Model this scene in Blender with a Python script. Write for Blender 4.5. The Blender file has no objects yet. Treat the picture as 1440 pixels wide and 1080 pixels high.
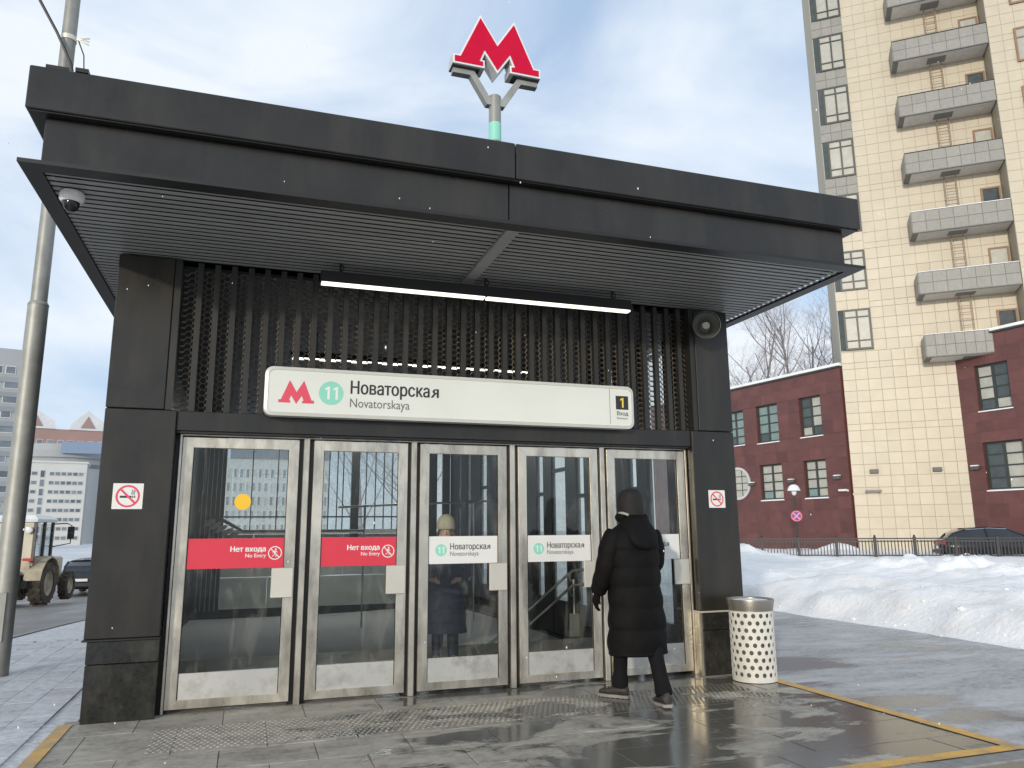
import bpy, bmesh, math, random
from mathutils import Vector, Matrix, noise
random.seed(7)
R = math.radians
scene = bpy.context.scene
COL = scene.collection

# ---------------------------------------------------------------- camera, sky, sun, exposure
cam_d = bpy.data.cameras.new('camera'); cam = bpy.data.objects.new('camera', cam_d); COL.objects.link(cam)
cam_d.sensor_width = 36.0; cam_d.lens = 26.82; cam_d.clip_start = 0.05; cam_d.clip_end = 3000
def cam_axes(yaw, pitch, roll):
    f = Vector((math.sin(yaw)*math.cos(pitch), math.cos(yaw)*math.cos(pitch), math.sin(pitch)))
    r = Vector((math.cos(yaw), -math.sin(yaw), 0)); u = r.cross(f)
    return f, r*math.cos(roll)+u*math.sin(roll), u*math.cos(roll)-r*math.sin(roll)
_f, _r, _u = cam_axes(R(18.874), R(10.894), R(-0.446))
cam.matrix_world = Matrix(((_r.x, _u.x, -_f.x, 0.58), (_r.y, _u.y, -_f.y, -7.19), (_r.z, _u.z, -_f.z, 1.45), (0, 0, 0, 1)))
scene.camera = cam

SUN_AZ = R(218)      # compass bearing the light comes from (clockwise from +Y): behind the camera, to the left
SUN_EL = R(11)
world = bpy.data.worlds.new('World'); scene.world = world; world.use_nodes = True
nt = world.node_tree; nt.nodes.clear()
def wn(t, **k):
    n = nt.nodes.new(t)
    for a, b in k.items(): setattr(n, a, b)
    return n
wo = wn('ShaderNodeOutputWorld'); bg = wn('ShaderNodeBackground'); sky = wn('ShaderNodeTexSky')
sky.sky_type = 'NISHITA'; sky.sun_disc = False; sky.sun_elevation = SUN_EL; sky.sun_rotation = SUN_AZ
sky.air_density = 1.0; sky.dust_density = 1.0; sky.ozone_density = 1.6
tc = wn('ShaderNodeTexCoord'); mp = wn('ShaderNodeMapping'); mp.inputs['Scale'].default_value = (1.0, 1.0, 2.4)
mp.inputs['Location'].default_value = (7.7, 7.1, 0.6)
nz = wn('ShaderNodeTexNoise'); nz.inputs['Scale'].default_value = 1.7; nz.inputs['Detail'].default_value = 7; nz.inputs['Roughness'].default_value = 0.52
nz.inputs['Distortion'].default_value = 0.5
rp = wn('ShaderNodeValToRGB'); rp.color_ramp.elements[0].position = 0.38; rp.color_ramp.elements[1].position = 0.60
rp.color_ramp.elements[0].color = (0.66, 0.66, 0.66, 1); rp.color_ramp.elements[1].color = (0.97, 0.97, 0.97, 1)
mx = wn('ShaderNodeMixRGB'); cc = wn('ShaderNodeMixRGB'); cc.inputs['Color1'].default_value = (4.2, 5.6, 7.7, 1); cc.inputs['Color2'].default_value = (6.75, 7.25, 7.8, 1)
rp2 = wn('ShaderNodeValToRGB'); rp2.color_ramp.elements[0].position = 0.36; rp2.color_ramp.elements[1].position = 0.60
nt.links.new(nz.outputs['Fac'], rp2.inputs['Fac']); nt.links.new(rp2.outputs['Color'], cc.inputs['Fac']); nt.links.new(cc.outputs['Color'], mx.inputs['Color2'])
nt.links.new(tc.outputs['Generated'], mp.inputs['Vector']); nt.links.new(mp.outputs['Vector'], nz.inputs['Vector'])
nt.links.new(nz.outputs['Fac'], rp.inputs['Fac']); nt.links.new(rp.outputs['Color'], mx.inputs['Fac'])
nt.links.new(sky.outputs['Color'], mx.inputs['Color1']); nt.links.new(mx.outputs['Color'], bg.inputs['Color'])
bg.inputs['Strength'].default_value = 0.128
nt.links.new(bg.outputs['Background'], wo.inputs['Surface'])

sun_d = bpy.data.lights.new('sun', 'SUN'); sun = bpy.data.objects.new('sun', sun_d); COL.objects.link(sun)
sun_d.energy = 1.9; sun_d.angle = R(2.0); sun_d.color = (1.0, 0.91, 0.78)
sd = Vector((math.sin(SUN_AZ)*math.cos(SUN_EL), math.cos(SUN_AZ)*math.cos(SUN_EL), math.sin(SUN_EL)))
sun.rotation_euler = (-sd).to_track_quat('-Z', 'Y').to_euler(); sun.location = (-30, -40, 30)
vs = scene.view_settings; vs.view_transform = 'Standard'; vs.look = 'None'; vs.gamma = 1; vs.use_curve_mapping = False
vs.exposure = 0.08
scene.cycles.max_bounces = 8; scene.cycles.transparent_max_bounces = 16

# ---------------------------------------------------------------- materials
MATS = {}
def mat(name, col, rough=0.6, metal=0.0, var=0.12, scale=4.0, bump=0.0, bscale=40.0, dirt=None, dirt_amt=0.4, dirt_scale=(3, 3, 3),
        spec=0.5, emit=None, estr=0.0, rvar=0.0, stretch=(1, 1, 1), grit=0.0):
    if name in MATS: return MATS[name]
    m = bpy.data.materials.new(name); m.use_nodes = True; t = m.node_tree; N = t.nodes; L = t.links
    b = N['Principled BSDF']; b.inputs['Roughness'].default_value = rough; b.inputs['Metallic'].default_value = metal
    b.inputs['Specular IOR Level'].default_value = spec
    c = (col[0], col[1], col[2], 1)
    co = N.new('ShaderNodeTexCoord'); geo = N.new('ShaderNodeObjectInfo')
    mpn = N.new('ShaderNodeMapping'); mpn.inputs['Scale'].default_value = stretch
    add = N.new('ShaderNodeVectorMath'); add.operation = 'ADD'
    sc = N.new('ShaderNodeVectorMath'); sc.operation = 'SCALE'; sc.inputs[3].default_value = 37.0
    comb = N.new('ShaderNodeCombineXYZ')
    for i in range(3): L.new(geo.outputs['Random'], comb.inputs[i])
    L.new(comb.outputs[0], sc.inputs[0]); L.new(co.outputs['Object'], add.inputs[0]); L.new(sc.outputs[0], add.inputs[1])
    L.new(add.outputs[0], mpn.inputs['Vector'])
    n1 = N.new('ShaderNodeTexNoise'); n1.inputs['Scale'].default_value = scale; n1.inputs['Detail'].default_value = 6; n1.inputs['Roughness'].default_value = .6
    L.new(mpn.outputs[0], n1.inputs['Vector'])
    mxn = N.new('ShaderNodeMixRGB'); mxn.inputs['Color1'].default_value = tuple(x*(1-var) for x in c[:3])+(1,)
    mxn.inputs['Color2'].default_value = tuple(min(1, x*(1+var)) for x in c[:3])+(1,)
    cr = N.new('ShaderNodeValToRGB'); cr.color_ramp.elements[0].position = .3; cr.color_ramp.elements[1].position = .7
    L.new(n1.outputs['Fac'], cr.inputs['Fac']); L.new(cr.outputs[0], mxn.inputs['Fac'])
    last = mxn.outputs[0]
    # a little tone difference from piece to piece
    rb = N.new('ShaderNodeMapRange'); rb.inputs['To Min'].default_value = 1-var*.6; rb.inputs['To Max'].default_value = 1+var*.6
    L.new(geo.outputs['Random'], rb.inputs['Value'])
    hv = N.new('ShaderNodeHueSaturation'); L.new(rb.outputs[0], hv.inputs['Value']); L.new(last, hv.inputs['Color']); last = hv.outputs[0]
    if dirt:
        n2 = N.new('ShaderNodeTexNoise'); n2.inputs['Scale'].default_value = 1.0; n2.inputs['Detail'].default_value = 8; n2.inputs['Roughness'].default_value = .65
        m2 = N.new('ShaderNodeMapping'); m2.inputs['Scale'].default_value = dirt_scale; L.new(add.outputs[0], m2.inputs['Vector']); L.new(m2.outputs[0], n2.inputs['Vector'])
        c2 = N.new('ShaderNodeValToRGB'); c2.color_ramp.elements[0].position = .45; c2.color_ramp.elements[1].position = .72
        c2.color_ramp.elements[1].color = (dirt_amt,)*3+(1,)
        L.new(n2.outputs['Fac'], c2.inputs['Fac'])
        md = N.new('ShaderNodeMixRGB'); md.inputs['Color2'].default_value = (*dirt, 1); L.new(c2.outputs[0], md.inputs['Fac']); L.new(last, md.inputs['Color1']); last = md.outputs[0]
    if grit:
        n5 = N.new('ShaderNodeTexNoise'); n5.inputs['Scale'].default_value = 11; n5.inputs['Detail'].default_value = 10; n5.inputs['Roughness'].default_value = .85; L.new(add.outputs[0], n5.inputs['Vector'])
        c5 = N.new('ShaderNodeValToRGB'); c5.color_ramp.elements[0].position = .56; c5.color_ramp.elements[1].position = .68; c5.color_ramp.elements[1].color = (grit,)*3+(1,); L.new(n5.outputs['Fac'], c5.inputs['Fac'])
        mg = N.new('ShaderNodeMixRGB'); mg.inputs['Color2'].default_value = (.36, .34, .30, 1); L.new(c5.outputs[0], mg.inputs['Fac']); L.new(last, mg.inputs['Color1']); last = mg.outputs[0]
    L.new(last, b.inputs['Base Color'])
    if rvar:
        mr = N.new('ShaderNodeMapRange'); mr.inputs['From Min'].default_value = .3; mr.inputs['From Max'].default_value = .7
        mr.inputs['To Min'].default_value = max(.02, rough-rvar); mr.inputs['To Max'].default_value = min(1, rough+rvar)
        L.new(n1.outputs['Fac'], mr.inputs['Value']); L.new(mr.outputs[0], b.inputs['Roughness'])
    if bump:
        n3 = N.new('ShaderNodeTexNoise'); n3.inputs['Scale'].default_value = bscale; n3.inputs['Detail'].default_value = 5
        L.new(add.outputs[0], n3.inputs['Vector'])
        bp = N.new('ShaderNodeBump'); bp.inputs['Strength'].default_value = bump; bp.inputs['Distance'].default_value = .02
        L.new(n3.outputs['Fac'], bp.inputs['Height']); L.new(bp.outputs[0], b.inputs['Normal'])
    if emit:
        b.inputs['Emission Color'].default_value = (*emit, 1); b.inputs['Emission Strength'].default_value = estr
    MATS[name] = m; return m

def glass_mat(name, tint, refl_col=(1, 1, 1), frit=0.0, frit_col=(.7, .72, .72), ior=1.5, smear=0.0):
    if name in MATS: return MATS[name]
    m = bpy.data.materials.new(name); m.use_nodes = True; t = m.node_tree; N = t.nodes; L = t.links; N.remove(N['Principled BSDF'])
    out = N['Material Output']; tr = N.new('ShaderNodeBsdfTransparent'); tr.inputs[0].default_value = (*tint, 1)
    gl = N.new('ShaderNodeBsdfGlossy'); gl.inputs['Roughness'].default_value = 0.01; gl.inputs['Color'].default_value = (*refl_col, 1)
    fr = N.new('ShaderNodeFresnel'); ge = N.new('ShaderNodeNewGeometry'); mi = N.new('ShaderNodeMapRange')
    mi.inputs['To Min'].default_value = ior; mi.inputs['To Max'].default_value = 1/ior; L.new(ge.outputs['Backfacing'], mi.inputs['Value']); L.new(mi.outputs[0], fr.inputs['IOR'])   # thin pane: no total reflection at the far face
    mx1 = N.new('ShaderNodeMixShader'); L.new(fr.outputs[0], mx1.inputs[0]); L.new(gl.outputs[0], mx1.inputs[2])
    src = tr.outputs[0]
    if frit:
        tl = N.new('ShaderNodeBsdfTranslucent'); tl.inputs[0].default_value = (*frit_col, 1)
        mf = N.new('ShaderNodeMixShader'); L.new(tr.outputs[0], mf.inputs[1]); L.new(tl.outputs[0], mf.inputs[2])
        co = N.new('ShaderNodeTexCoord'); n1 = N.new('ShaderNodeTexNoise'); n1.inputs['Scale'].default_value = 9; n1.inputs['Detail'].default_value = 8; n1.inputs['Distortion'].default_value = 1.5
        L.new(co.outputs['Object'], n1.inputs['Vector'])
        mr = N.new('ShaderNodeMapRange'); mr.inputs['From Min'].default_value = .35; mr.inputs['From Max'].default_value = .65
        mr.inputs['To Min'].default_value = frit*.7; mr.inputs['To Max'].default_value = min(1, frit*1.25)
        L.new(n1.outputs['Fac'], mr.inputs['Value']); L.new(mr.outputs[0], mf.inputs[0]); src = mf.outputs[0]
    if smear:   # dried splashes and wiping marks on the pane
        df = N.new('ShaderNodeBsdfDiffuse'); df.inputs[0].default_value = (.42, .40, .36, 1)
        ms_ = N.new('ShaderNodeMixShader'); co2 = N.new('ShaderNodeTexCoord'); mp2 = N.new('ShaderNodeMapping'); mp2.inputs['Scale'].default_value = (7, 7, 2.2)
        n2 = N.new('ShaderNodeTexNoise'); n2.inputs['Scale'].default_value = 1.0; n2.inputs['Detail'].default_value = 9; n2.inputs['Roughness'].default_value = .72; n2.inputs['Distortion'].default_value = .8
        L.new(co2.outputs['Object'], mp2.inputs['Vector']); L.new(mp2.outputs[0], n2.inputs['Vector'])
        r2 = N.new('ShaderNodeMapRange'); r2.inputs['From Min'].default_value = .52; r2.inputs['From Max'].default_value = .78; r2.inputs['To Max'].default_value = smear
        L.new(n2.outputs['Fac'], r2.inputs['Value']); L.new(r2.outputs[0], ms_.inputs[0]); L.new(src, ms_.inputs[1]); L.new(df.outputs[0], ms_.inputs[2]); src = ms_.outputs[0]
    L.new(src, mx1.inputs[1]); L.new(mx1.outputs[0], out.inputs['Surface'])
    MATS[name] = m; return m

BLACK = mat('black_panel', (.019, .0172, .014), .31, 0, .15, 2.0, dirt=(.056, .048, .035), dirt_amt=.5, dirt_scale=(2.6, 2.6, .55), rvar=.08)
BLACKD = mat('black_trim', (.012, .0115, .011), .45, 0, .1)
SLATM = mat('slat_black', (.024, .022, .018), .42, 0, .15, 3, dirt=(.06, .054, .042), dirt_amt=.5, dirt_scale=(5, 5, .8))
SOFFM = mat('soffit_metal', (.30, .295, .275), .42, 0, .10, 2)
GRANITE = mat('granite_black', (.021, .021, .018), .20, 0, .3, 30, dirt=(.10, .095, .075), dirt_amt=.45, dirt_scale=(5, 5, 3), rvar=.1)
MESHM = mat('mesh_metal', (.24, .21, .165), .45, .2, .2)
STEEL = mat('brushed_steel', (.68, .63, .53), .35, .8, .16, 3, rvar=.12, dirt=(.26, .235, .19), dirt_amt=.8, dirt_scale=(7, 7, 1.8))
STEELP = mat('steel_plate', (.72, .68, .59), .48, .5, .06, 2, rvar=.06)
KICK = mat('kick_plate', (.66, .65, .61), .42, .5, .08, 3, dirt=(.24, .22, .18), dirt_amt=.7, dirt_scale=(6, 6, 6), rvar=.08)
GLASS = glass_mat('door_glass', (.92, .94, .92), ior=1.36, smear=.22)
FRIT = glass_mat('frit_glass', (.90, .92, .92), frit=.16)
CLEAR = glass_mat('clear_glass', (.82, .85, .86))
RED = mat('sticker_red', (.72, .045, .075), .35, 0, .03)
WHITE = mat('sticker_white', (.80, .80, .76), .4, 0, .03)
TEXTW = mat('text_white', (.85, .85, .82), .5, 0, .02)
TEXTK = mat('text_black', (.03, .03, .028), .5, 0, .02)
TEXTG = mat('text_grey', (.16, .16, .15), .5, 0, .02)
MINT = mat('mint', (.30, .72, .57), .45, 0, .03)
YELLOWS = mat('sticker_yellow', (.92, .55, .03), .5, 0, .03)
SIGNW = mat('sign_face', (.74, .755, .69), .30, 0, .04, 1.5, emit=(.8, .81, .74), estr=.05)
SIGNR = mat('sign_red', (.76, .085, .13), .4, 0, .03)
METRO = mat('metro_red', (.60, .0, .035), .5, 0, .08, 8, spec=.2)
RIMG = mat('letter_rim', (.62, .62, .60), .4, .2, .06)
POLEG = mat('galvanised', (.34, .34, .31), .5, .35, .15, 6, dirt=(.22, .21, .18), dirt_amt=.6, dirt_scale=(4, 4, 1.5))
CAMW = mat('camera_white', (.72, .71, .68), .4, 0, .03)
DOME = mat('dome_black', (.01, .01, .012), .08, 0, .02)
LAMPE = mat('lamp_diffuser', (.9, .88, .8), .5, 0, .02, emit=(1, .95, .82), estr=1.6)
LAMPI = mat('lamp_diffuser_inside', (.9, .9, .85), .5, 0, .02, emit=(1, .96, .86), estr=2.5)
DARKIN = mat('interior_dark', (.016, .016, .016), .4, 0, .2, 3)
FLOORIN = mat('interior_floor', (.26, .215, .15), .5, 0, .25, 6, rvar=.15)
GREYP = mat('interior_grey_panel', (.58, .60, .57), .3, 0, .08)
SNOW = mat('snow', (.93, .925, .915), .75, 0, .04, 1.2, bump=1.0, bscale=13, grit=.42, dirt=(.62, .575, .49), dirt_amt=.5, dirt_scale=(.9, .9, 2.5), spec=.25)
ASPH = mat('asphalt', (.115, .105, .095), .55, 0, .2, 1.1, bump=.25, bscale=60, dirt=(.26, .25, .235), dirt_amt=.7, dirt_scale=(.5, .9, 1), rvar=.12)
KERB = mat('kerb_stone', (.30, .29, .27), .7, 0, .2, 12, bump=.3, bscale=60)
YLINE = mat('yellow_paint', (.72, .40, .075), .5, 0, .15, 9, dirt=(.30, .255, .18), dirt_amt=.95, dirt_scale=(6, 6, 6))
BEIGE = mat('beige_tile', (.555, .488, .365), .45, 0, .06, 1.2, dirt=(.48, .40, .28), dirt_amt=.35, dirt_scale=(.5, .5, .25))
BEIGEJ = mat('tile_joint', (.48, .42, .315), .8, 0, .08)
GREYT = mat('grey_tile', (.275, .265, .235), .5, 0, .10, 6)
GREYTJ = mat('grey_tile_joint', (.20, .19, .17), .8, 0, .05)
REDP = mat('red_granite', (.130, .049, .041), .36, 0, .19, 1.2, rvar=.06)
REDJ = mat('red_joint', (.13, .04, .032), .6, 0, .1)
FRAMEK = mat('window_frame_dark', (.038, .046, .040), .45, 0, .1)
WINB = mat('window_blind', (.44, .43, .37), .35, 0, .12, 3, spec=.3)
WIND = mat('window_dark', (.07, .085, .085), .06, 0, .2, 3)
WING = mat('window_green', (.20, .27, .25), .08, 0, .15, 3)
BROWNW = mat('window_frame_brown', (.26, .15, .08), .5, 0, .1)
SOFW = mat('balcony_soffit', (.62, .58, .53), .7, 0, .1, 4)
BARK = mat('bark', (.22, .19, .185), .85, 0, .3, 8)
TWIG = mat('twig', (.44, .41, .42), .85, 0, .3, 8)
FENCE = mat('fence_iron', (.03, .03, .03), .5, 0, .2)
CARP = mat('car_black', (.018, .019, .026), .13, 0, .1, 3, dirt=(.08, .08, .08), dirt_amt=.3, dirt_scale=(2, 2, 3))
CARG = mat('car_glass', (.03, .036, .045), .04, 0, .05)
CHROME = mat('chrome', (.7, .7, .7), .2, .9, .02)
RUBBER = mat('rubber', (.028, .026, .024), .85, 0, .2, bump=.3, dirt=(.16, .14, .11), dirt_amt=.5)
LENSR = mat('tail_lens', (.45, .02, .02), .2, 0, .05)
LENSW = mat('head_lens', (.75, .75, .72), .1, 0, .05)
CREAM = mat('tractor_cream', (.42, .37, .27), .5, 0, .2, 4, dirt=(.22, .17, .11), dirt_amt=.8, dirt_scale=(2.5, 2.5, 2.5))
COAT = mat('coat_black', (.0055, .005, .005), .72, 0, .2, 14, bump=.25, bscale=26, spec=.16)
TROUS = mat('trousers', (.008, .008, .009), .85, 0, .2, spec=.2)
SHOE = mat('shoe', (.05, .045, .038), .6, 0, .5, 40)
SOLE = mat('shoe_sole', (.30, .28, .25), .6, 0, .2)
SKIN = mat('skin', (.66, .40, .30), .5, 0, .05)
HATB = mat('knit_beige', (.66, .60, .46), .9, 0, .12, 60, bump=.5, bscale=80)
COATN = mat('coat_navy', (.016, .022, .045), .7, 0, .2, 12, bump=.3, bscale=20)
HAIR = mat('hair', (.03, .02, .015), .6, 0, .2)
BINP = mat('bin_paint', (.80, .78, .70), .42, 0, .05, 4, dirt=(.42, .38, .30), dirt_amt=.4, dirt_scale=(4, 4, 1.5))
BINR = mat('bin_rim', (.30, .275, .24), .35, .7, .1)
BINI = mat('bin_inside', (.10, .095, .085), .7, 0, .2)
WLIGHT = mat('wall_light', (.10, .095, .085), .5, 0, .1)

def wet_pavement(name, dry, wet, amount, sx, seed, wr=.15, fscale=(1.6, 3.4, 1), famt=.75):
    m = bpy.data.materials.new(name); m.use_nodes = True; t = m.node_tree; N = t.nodes; L = t.links; b = N['Principled BSDF']
    co = N.new('ShaderNodeNewGeometry'); mpn = N.new('ShaderNodeMapping'); mpn.inputs['Scale'].default_value = sx; mpn.inputs['Location'].default_value = (seed, seed*.7, 0)
    L.new(co.outputs['Position'], mpn.inputs['Vector'])
    n1 = N.new('ShaderNodeTexNoise'); n1.inputs['Scale'].default_value = 1.0; n1.inputs['Detail'].default_value = 7; n1.inputs['Roughness'].default_value = .62; n1.inputs['Distortion'].default_value = .6
    L.new(mpn.outputs[0], n1.inputs['Vector'])
    # wetter where melted snow is trodden in front of the right-hand doors
    sep = N.new('ShaderNodeSeparateXYZ'); L.new(co.outputs['Position'], sep.inputs[0])
    gx = N.new('ShaderNodeMapRange'); gx.inputs['From Min'].default_value = 0.6; gx.inputs['From Max'].default_value = 3.6; gx.inputs['To Min'].default_value = -.09; gx.inputs['To Max'].default_value = .10
    L.new(sep.outputs['X'], gx.inputs['Value'])
    ad = N.new('ShaderNodeMath'); ad.operation = 'ADD'; L.new(n1.outputs['Fac'], ad.inputs[0]); L.new(gx.outputs[0], ad.inputs[1])
    cr = N.new('ShaderNodeValToRGB'); cr.color_ramp.elements[0].position = amount; cr.color_ramp.elements[1].position = amount+.06
    L.new(ad.outputs[0], cr.inputs['Fac'])
    n2 = N.new('ShaderNodeTexNoise'); n2.inputs['Scale'].default_value = 14; n2.inputs['Detail'].default_value = 10; n2.inputs['Roughness'].default_value = .8; L.new(co.outputs['Position'], n2.inputs['Vector'])
    mA = N.new('ShaderNodeMixRGB'); mA.inputs[1].default_value = tuple(x*.50 for x in dry)+(1,); mA.inputs[2].default_value = tuple(x*1.5 for x in dry)+(1,); mr2 = N.new('ShaderNodeMapRange'); mr2.inputs['From Min'].default_value = .34; mr2.inputs['From Max'].default_value = .66; L.new(n2.outputs['Fac'], mr2.inputs['Value']); L.new(mr2.outputs[0], mA.inputs[0])
    oi = N.new('ShaderNodeObjectInfo'); mr = N.new('ShaderNodeMapRange'); mr.inputs['To Min'].default_value = .84; mr.inputs['To Max'].default_value = 1.14; L.new(oi.outputs['Random'], mr.inputs['Value'])
    hv = N.new('ShaderNodeHueSaturation'); L.new(mr.outputs[0], hv.inputs['Value']); L.new(mA.outputs[0], hv.inputs['Color'])
    n4 = N.new('ShaderNodeTexNoise'); n4.inputs['Scale'].default_value = 1.0; n4.inputs['Detail'].default_value = 9; n4.inputs['Roughness'].default_value = .72; n4.inputs['Distortion'].default_value = .4
    m4 = N.new('ShaderNodeMapping'); m4.inputs['Scale'].default_value = fscale; m4.inputs['Rotation'].default_value = (0, 0, .35); L.new(co.outputs['Position'], m4.inputs['Vector']); L.new(m4.outputs[0], n4.inputs['Vector'])
    c4 = N.new('ShaderNodeValToRGB'); c4.color_ramp.elements[0].position = .40; c4.color_ramp.elements[1].position = .64; c4.color_ramp.elements[1].color = (famt, famt, famt, 1); L.new(n4.outputs['Fac'], c4.inputs['Fac'])
    mF = N.new('ShaderNodeMixRGB'); mF.inputs[2].default_value = tuple(min(.75, x*1.55+.03) for x in dry)+(1,); L.new(c4.outputs[0], mF.inputs[0]); L.new(hv.outputs[0], mF.inputs[1]); hv = mF
    mB = N.new('ShaderNodeMixRGB'); mB.inputs[2].default_value = (*wet, 1); L.new(cr.outputs[0], mB.inputs[0]); L.new(hv.outputs[0], mB.inputs[1]); L.new(mB.outputs[0], b.inputs['Base Color'])
    rr = N.new('ShaderNodeMapRange'); rr.inputs['To Min'].default_value = .62; rr.inputs['To Max'].default_value = wr; L.new(cr.outputs[0], rr.inputs['Value']); L.new(rr.outputs[0], b.inputs['Roughness'])
    bp = N.new('ShaderNodeBump'); bp.inputs['Distance'].default_value = .004; bs = N.new('ShaderNodeMapRange'); bs.inputs['To Min'].default_value = .6; bs.inputs['To Max'].default_value = .06
    L.new(cr.outputs[0], bs.inputs['Value']); L.new(bs.outputs[0], bp.inputs['Strength']); L.new(n2.outputs['Fac'], bp.inputs['Height']); L.new(bp.outputs[0], b.inputs['Normal'])
    return m
SLABM = wet_pavement('granite_slab', (.32, .292, .24), (.135, .124, .104), .51, (1.1, 2.3, 1), 4.0, .14, (2.2, 3.8, 1), .85)
ICYM = wet_pavement('icy_paving', (.36, .355, .345), (.23, .225, .22), .64, (.45, 1.1, 1), 9.0, .26, (.9, 2.6, 1), .95)
SNOWPAV = wet_pavement('snow_dusted_paving', (.56, .56, .57), (.44, .44, .44), .68, (.7, .35, 1), 2.0)

# ---------------------------------------------------------------- mesh helpers
class MB:
    def __init__(s): s.v = []; s.f = []
    def quad(s, pts):
        b = len(s.v); s.v += [tuple(p) for p in pts]; s.f.append(tuple(range(b, b+len(pts)))); return s
    def box(s, x0, x1, y0, y1, z0, z1):
        b = len(s.v)
        s.v += [(x0,y0,z0),(x1,y0,z0),(x1,y1,z0),(x0,y1,z0),(x0,y0,z1),(x1,y0,z1),(x1,y1,z1),(x0,y1,z1)]
        s.f += [tuple(b+i for i in q) for q in ((0,3,2,1),(4,5,6,7),(0,1,5,4),(1,2,6,5),(2,3,7,6),(3,0,4,7))]; return s
    def cbox(s, x0, x1, y0, y1, z0, z1, c=.004):
        # box with chamfered vertical and front edges: inset top/bottom rings
        def ring(z, e): 
            return [(x0+e+c,y0+e,z),(x1-e-c,y0+e,z),(x1-e,y0+e+c,z),(x1-e,y1-e-c,z),(x1-e-c,y1-e,z),(x0+e+c,y1-e,z),(x0+e,y1-e-c,z),(x0+e,y0+e+c,z)]
        s.rings([ring(z0, c), ring(z0+c, 0), ring(z1-c, 0), ring(z1, c)]); return s
    def rings(s, rs, cap=True, closed=True):
        n = len(rs[0]); b = len(s.v)
        for r in rs: s.v += [tuple(p) for p in r]
        for i in range(len(rs)-1):
            for j in range(n if closed else n-1):
                k = (j+1) % n
                s.f.append((b+i*n+j, b+i*n+k, b+(i+1)*n+k, b+(i+1)*n+j))
        if cap and closed:
            s.f.append(tuple(b+j for j in reversed(range(n)))); s.f.append(tuple(b+(len(rs)-1)*n+j for j in range(n)))
        return s
    def tube(s, pts, rad, n=8, cap=True):
        pts = [Vector(p) for p in pts]; rs = []
        rad = rad if isinstance(rad, (list, tuple)) else [rad]*len(pts)
        up = None
        for i, p in enumerate(pts):
            d = (pts[min(i+1, len(pts)-1)]-pts[max(i-1, 0)]).normalized()
            if up is None: up = d.orthogonal().normalized()
            up = (up-d*up.dot(d)); up = up.normalized() if up.length > 1e-6 else d.orthogonal().normalized()
            q = d.cross(up)
            rs.append([p+(up*math.cos(a)+q*math.sin(a))*rad[i] for a in (2*math.pi*j/n for j in range(n))])
        s.rings(rs, cap); return s
    def lathe(s, prof, n=24, M=None, cap=True):
        M = M or Matrix()
        s.rings([[M @ Vector((r*math.cos(2*math.pi*j/n), r*math.sin(2*math.pi*j/n), z)) for j in range(n)] for r, z in prof], cap); return s
    def prism(s, poly, d0, d1, ax='y'):
        # poly (a,b) extruded along an axis between d0 and d1; non-convex safe via triangulated caps
        from mathutils.geometry import tessellate_polygon
        def P(a, b, d): return {'y': (a, d, b), 'x': (d, a, b), 'z': (a, b, d)}[ax]
        n = len(poly); b = len(s.v)
        s.v += [P(a, c, d0) for a, c in poly]+[P(a, c, d1) for a, c in poly]
        for t in tessellate_polygon([[Vector((a, c, 0)) for a, c in poly]]):
            s.f.append(tuple(b+i for i in t)); s.f.append(tuple(b+n+i for i in reversed(t)))
        for j in range(n):
            k = (j+1) % n; s.f.append((b+j, b+k, b+n+k, b+n+j))
        return s
    def xf(s, M):
        s.v = [tuple(M @ Vector(p)) for p in s.v]; return s
    def mesh(s, name, m=None, smooth=False):
        me = bpy.data.meshes.new(name); me.from_pydata(s.v, [], s.f)
        bm = bmesh.new(); bm.from_mesh(me); bmesh.ops.recalc_face_normals(bm, faces=bm.faces); bm.to_mesh(me); bm.free()
        if m: me.materials.append(m)
        if smooth:
            for p in me.polygons: p.use_smooth = True
            try: me.set_sharp_from_angle(angle=R(smooth if smooth > 1 else 40))
            except Exception: pass
        return me
    def build(s, name, m, parent=None, smooth=False, loc=None):
        return link(name, s.mesh(name, m, smooth), parent, loc)

def link(name, me, parent=None, loc=None, rotz=None):
    o = bpy.data.objects.new(name, me); COL.objects.link(o)
    if parent: o.parent = parent
    if loc: o.location = loc
    if rotz is not None: o.rotation_euler = (0, 0, rotz)
    return o
def tag(o, label, cat, group=None):
    o['label'] = label; o['category'] = cat
    if group: o['group'] = group
    return o
def thing(name, label, cat, loc=(0, 0, 0), rotz=0, group=None):
    o = bpy.data.objects.new(name, None); COL.objects.link(o); o.location = loc; o.rotation_euler = (0, 0, rotz); o.empty_display_size = .2
    return tag(o, label, cat, group)
def structure(o): o['kind'] = 'structure'; return o
def stuff(o): o['kind'] = 'stuff'; return o

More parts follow.
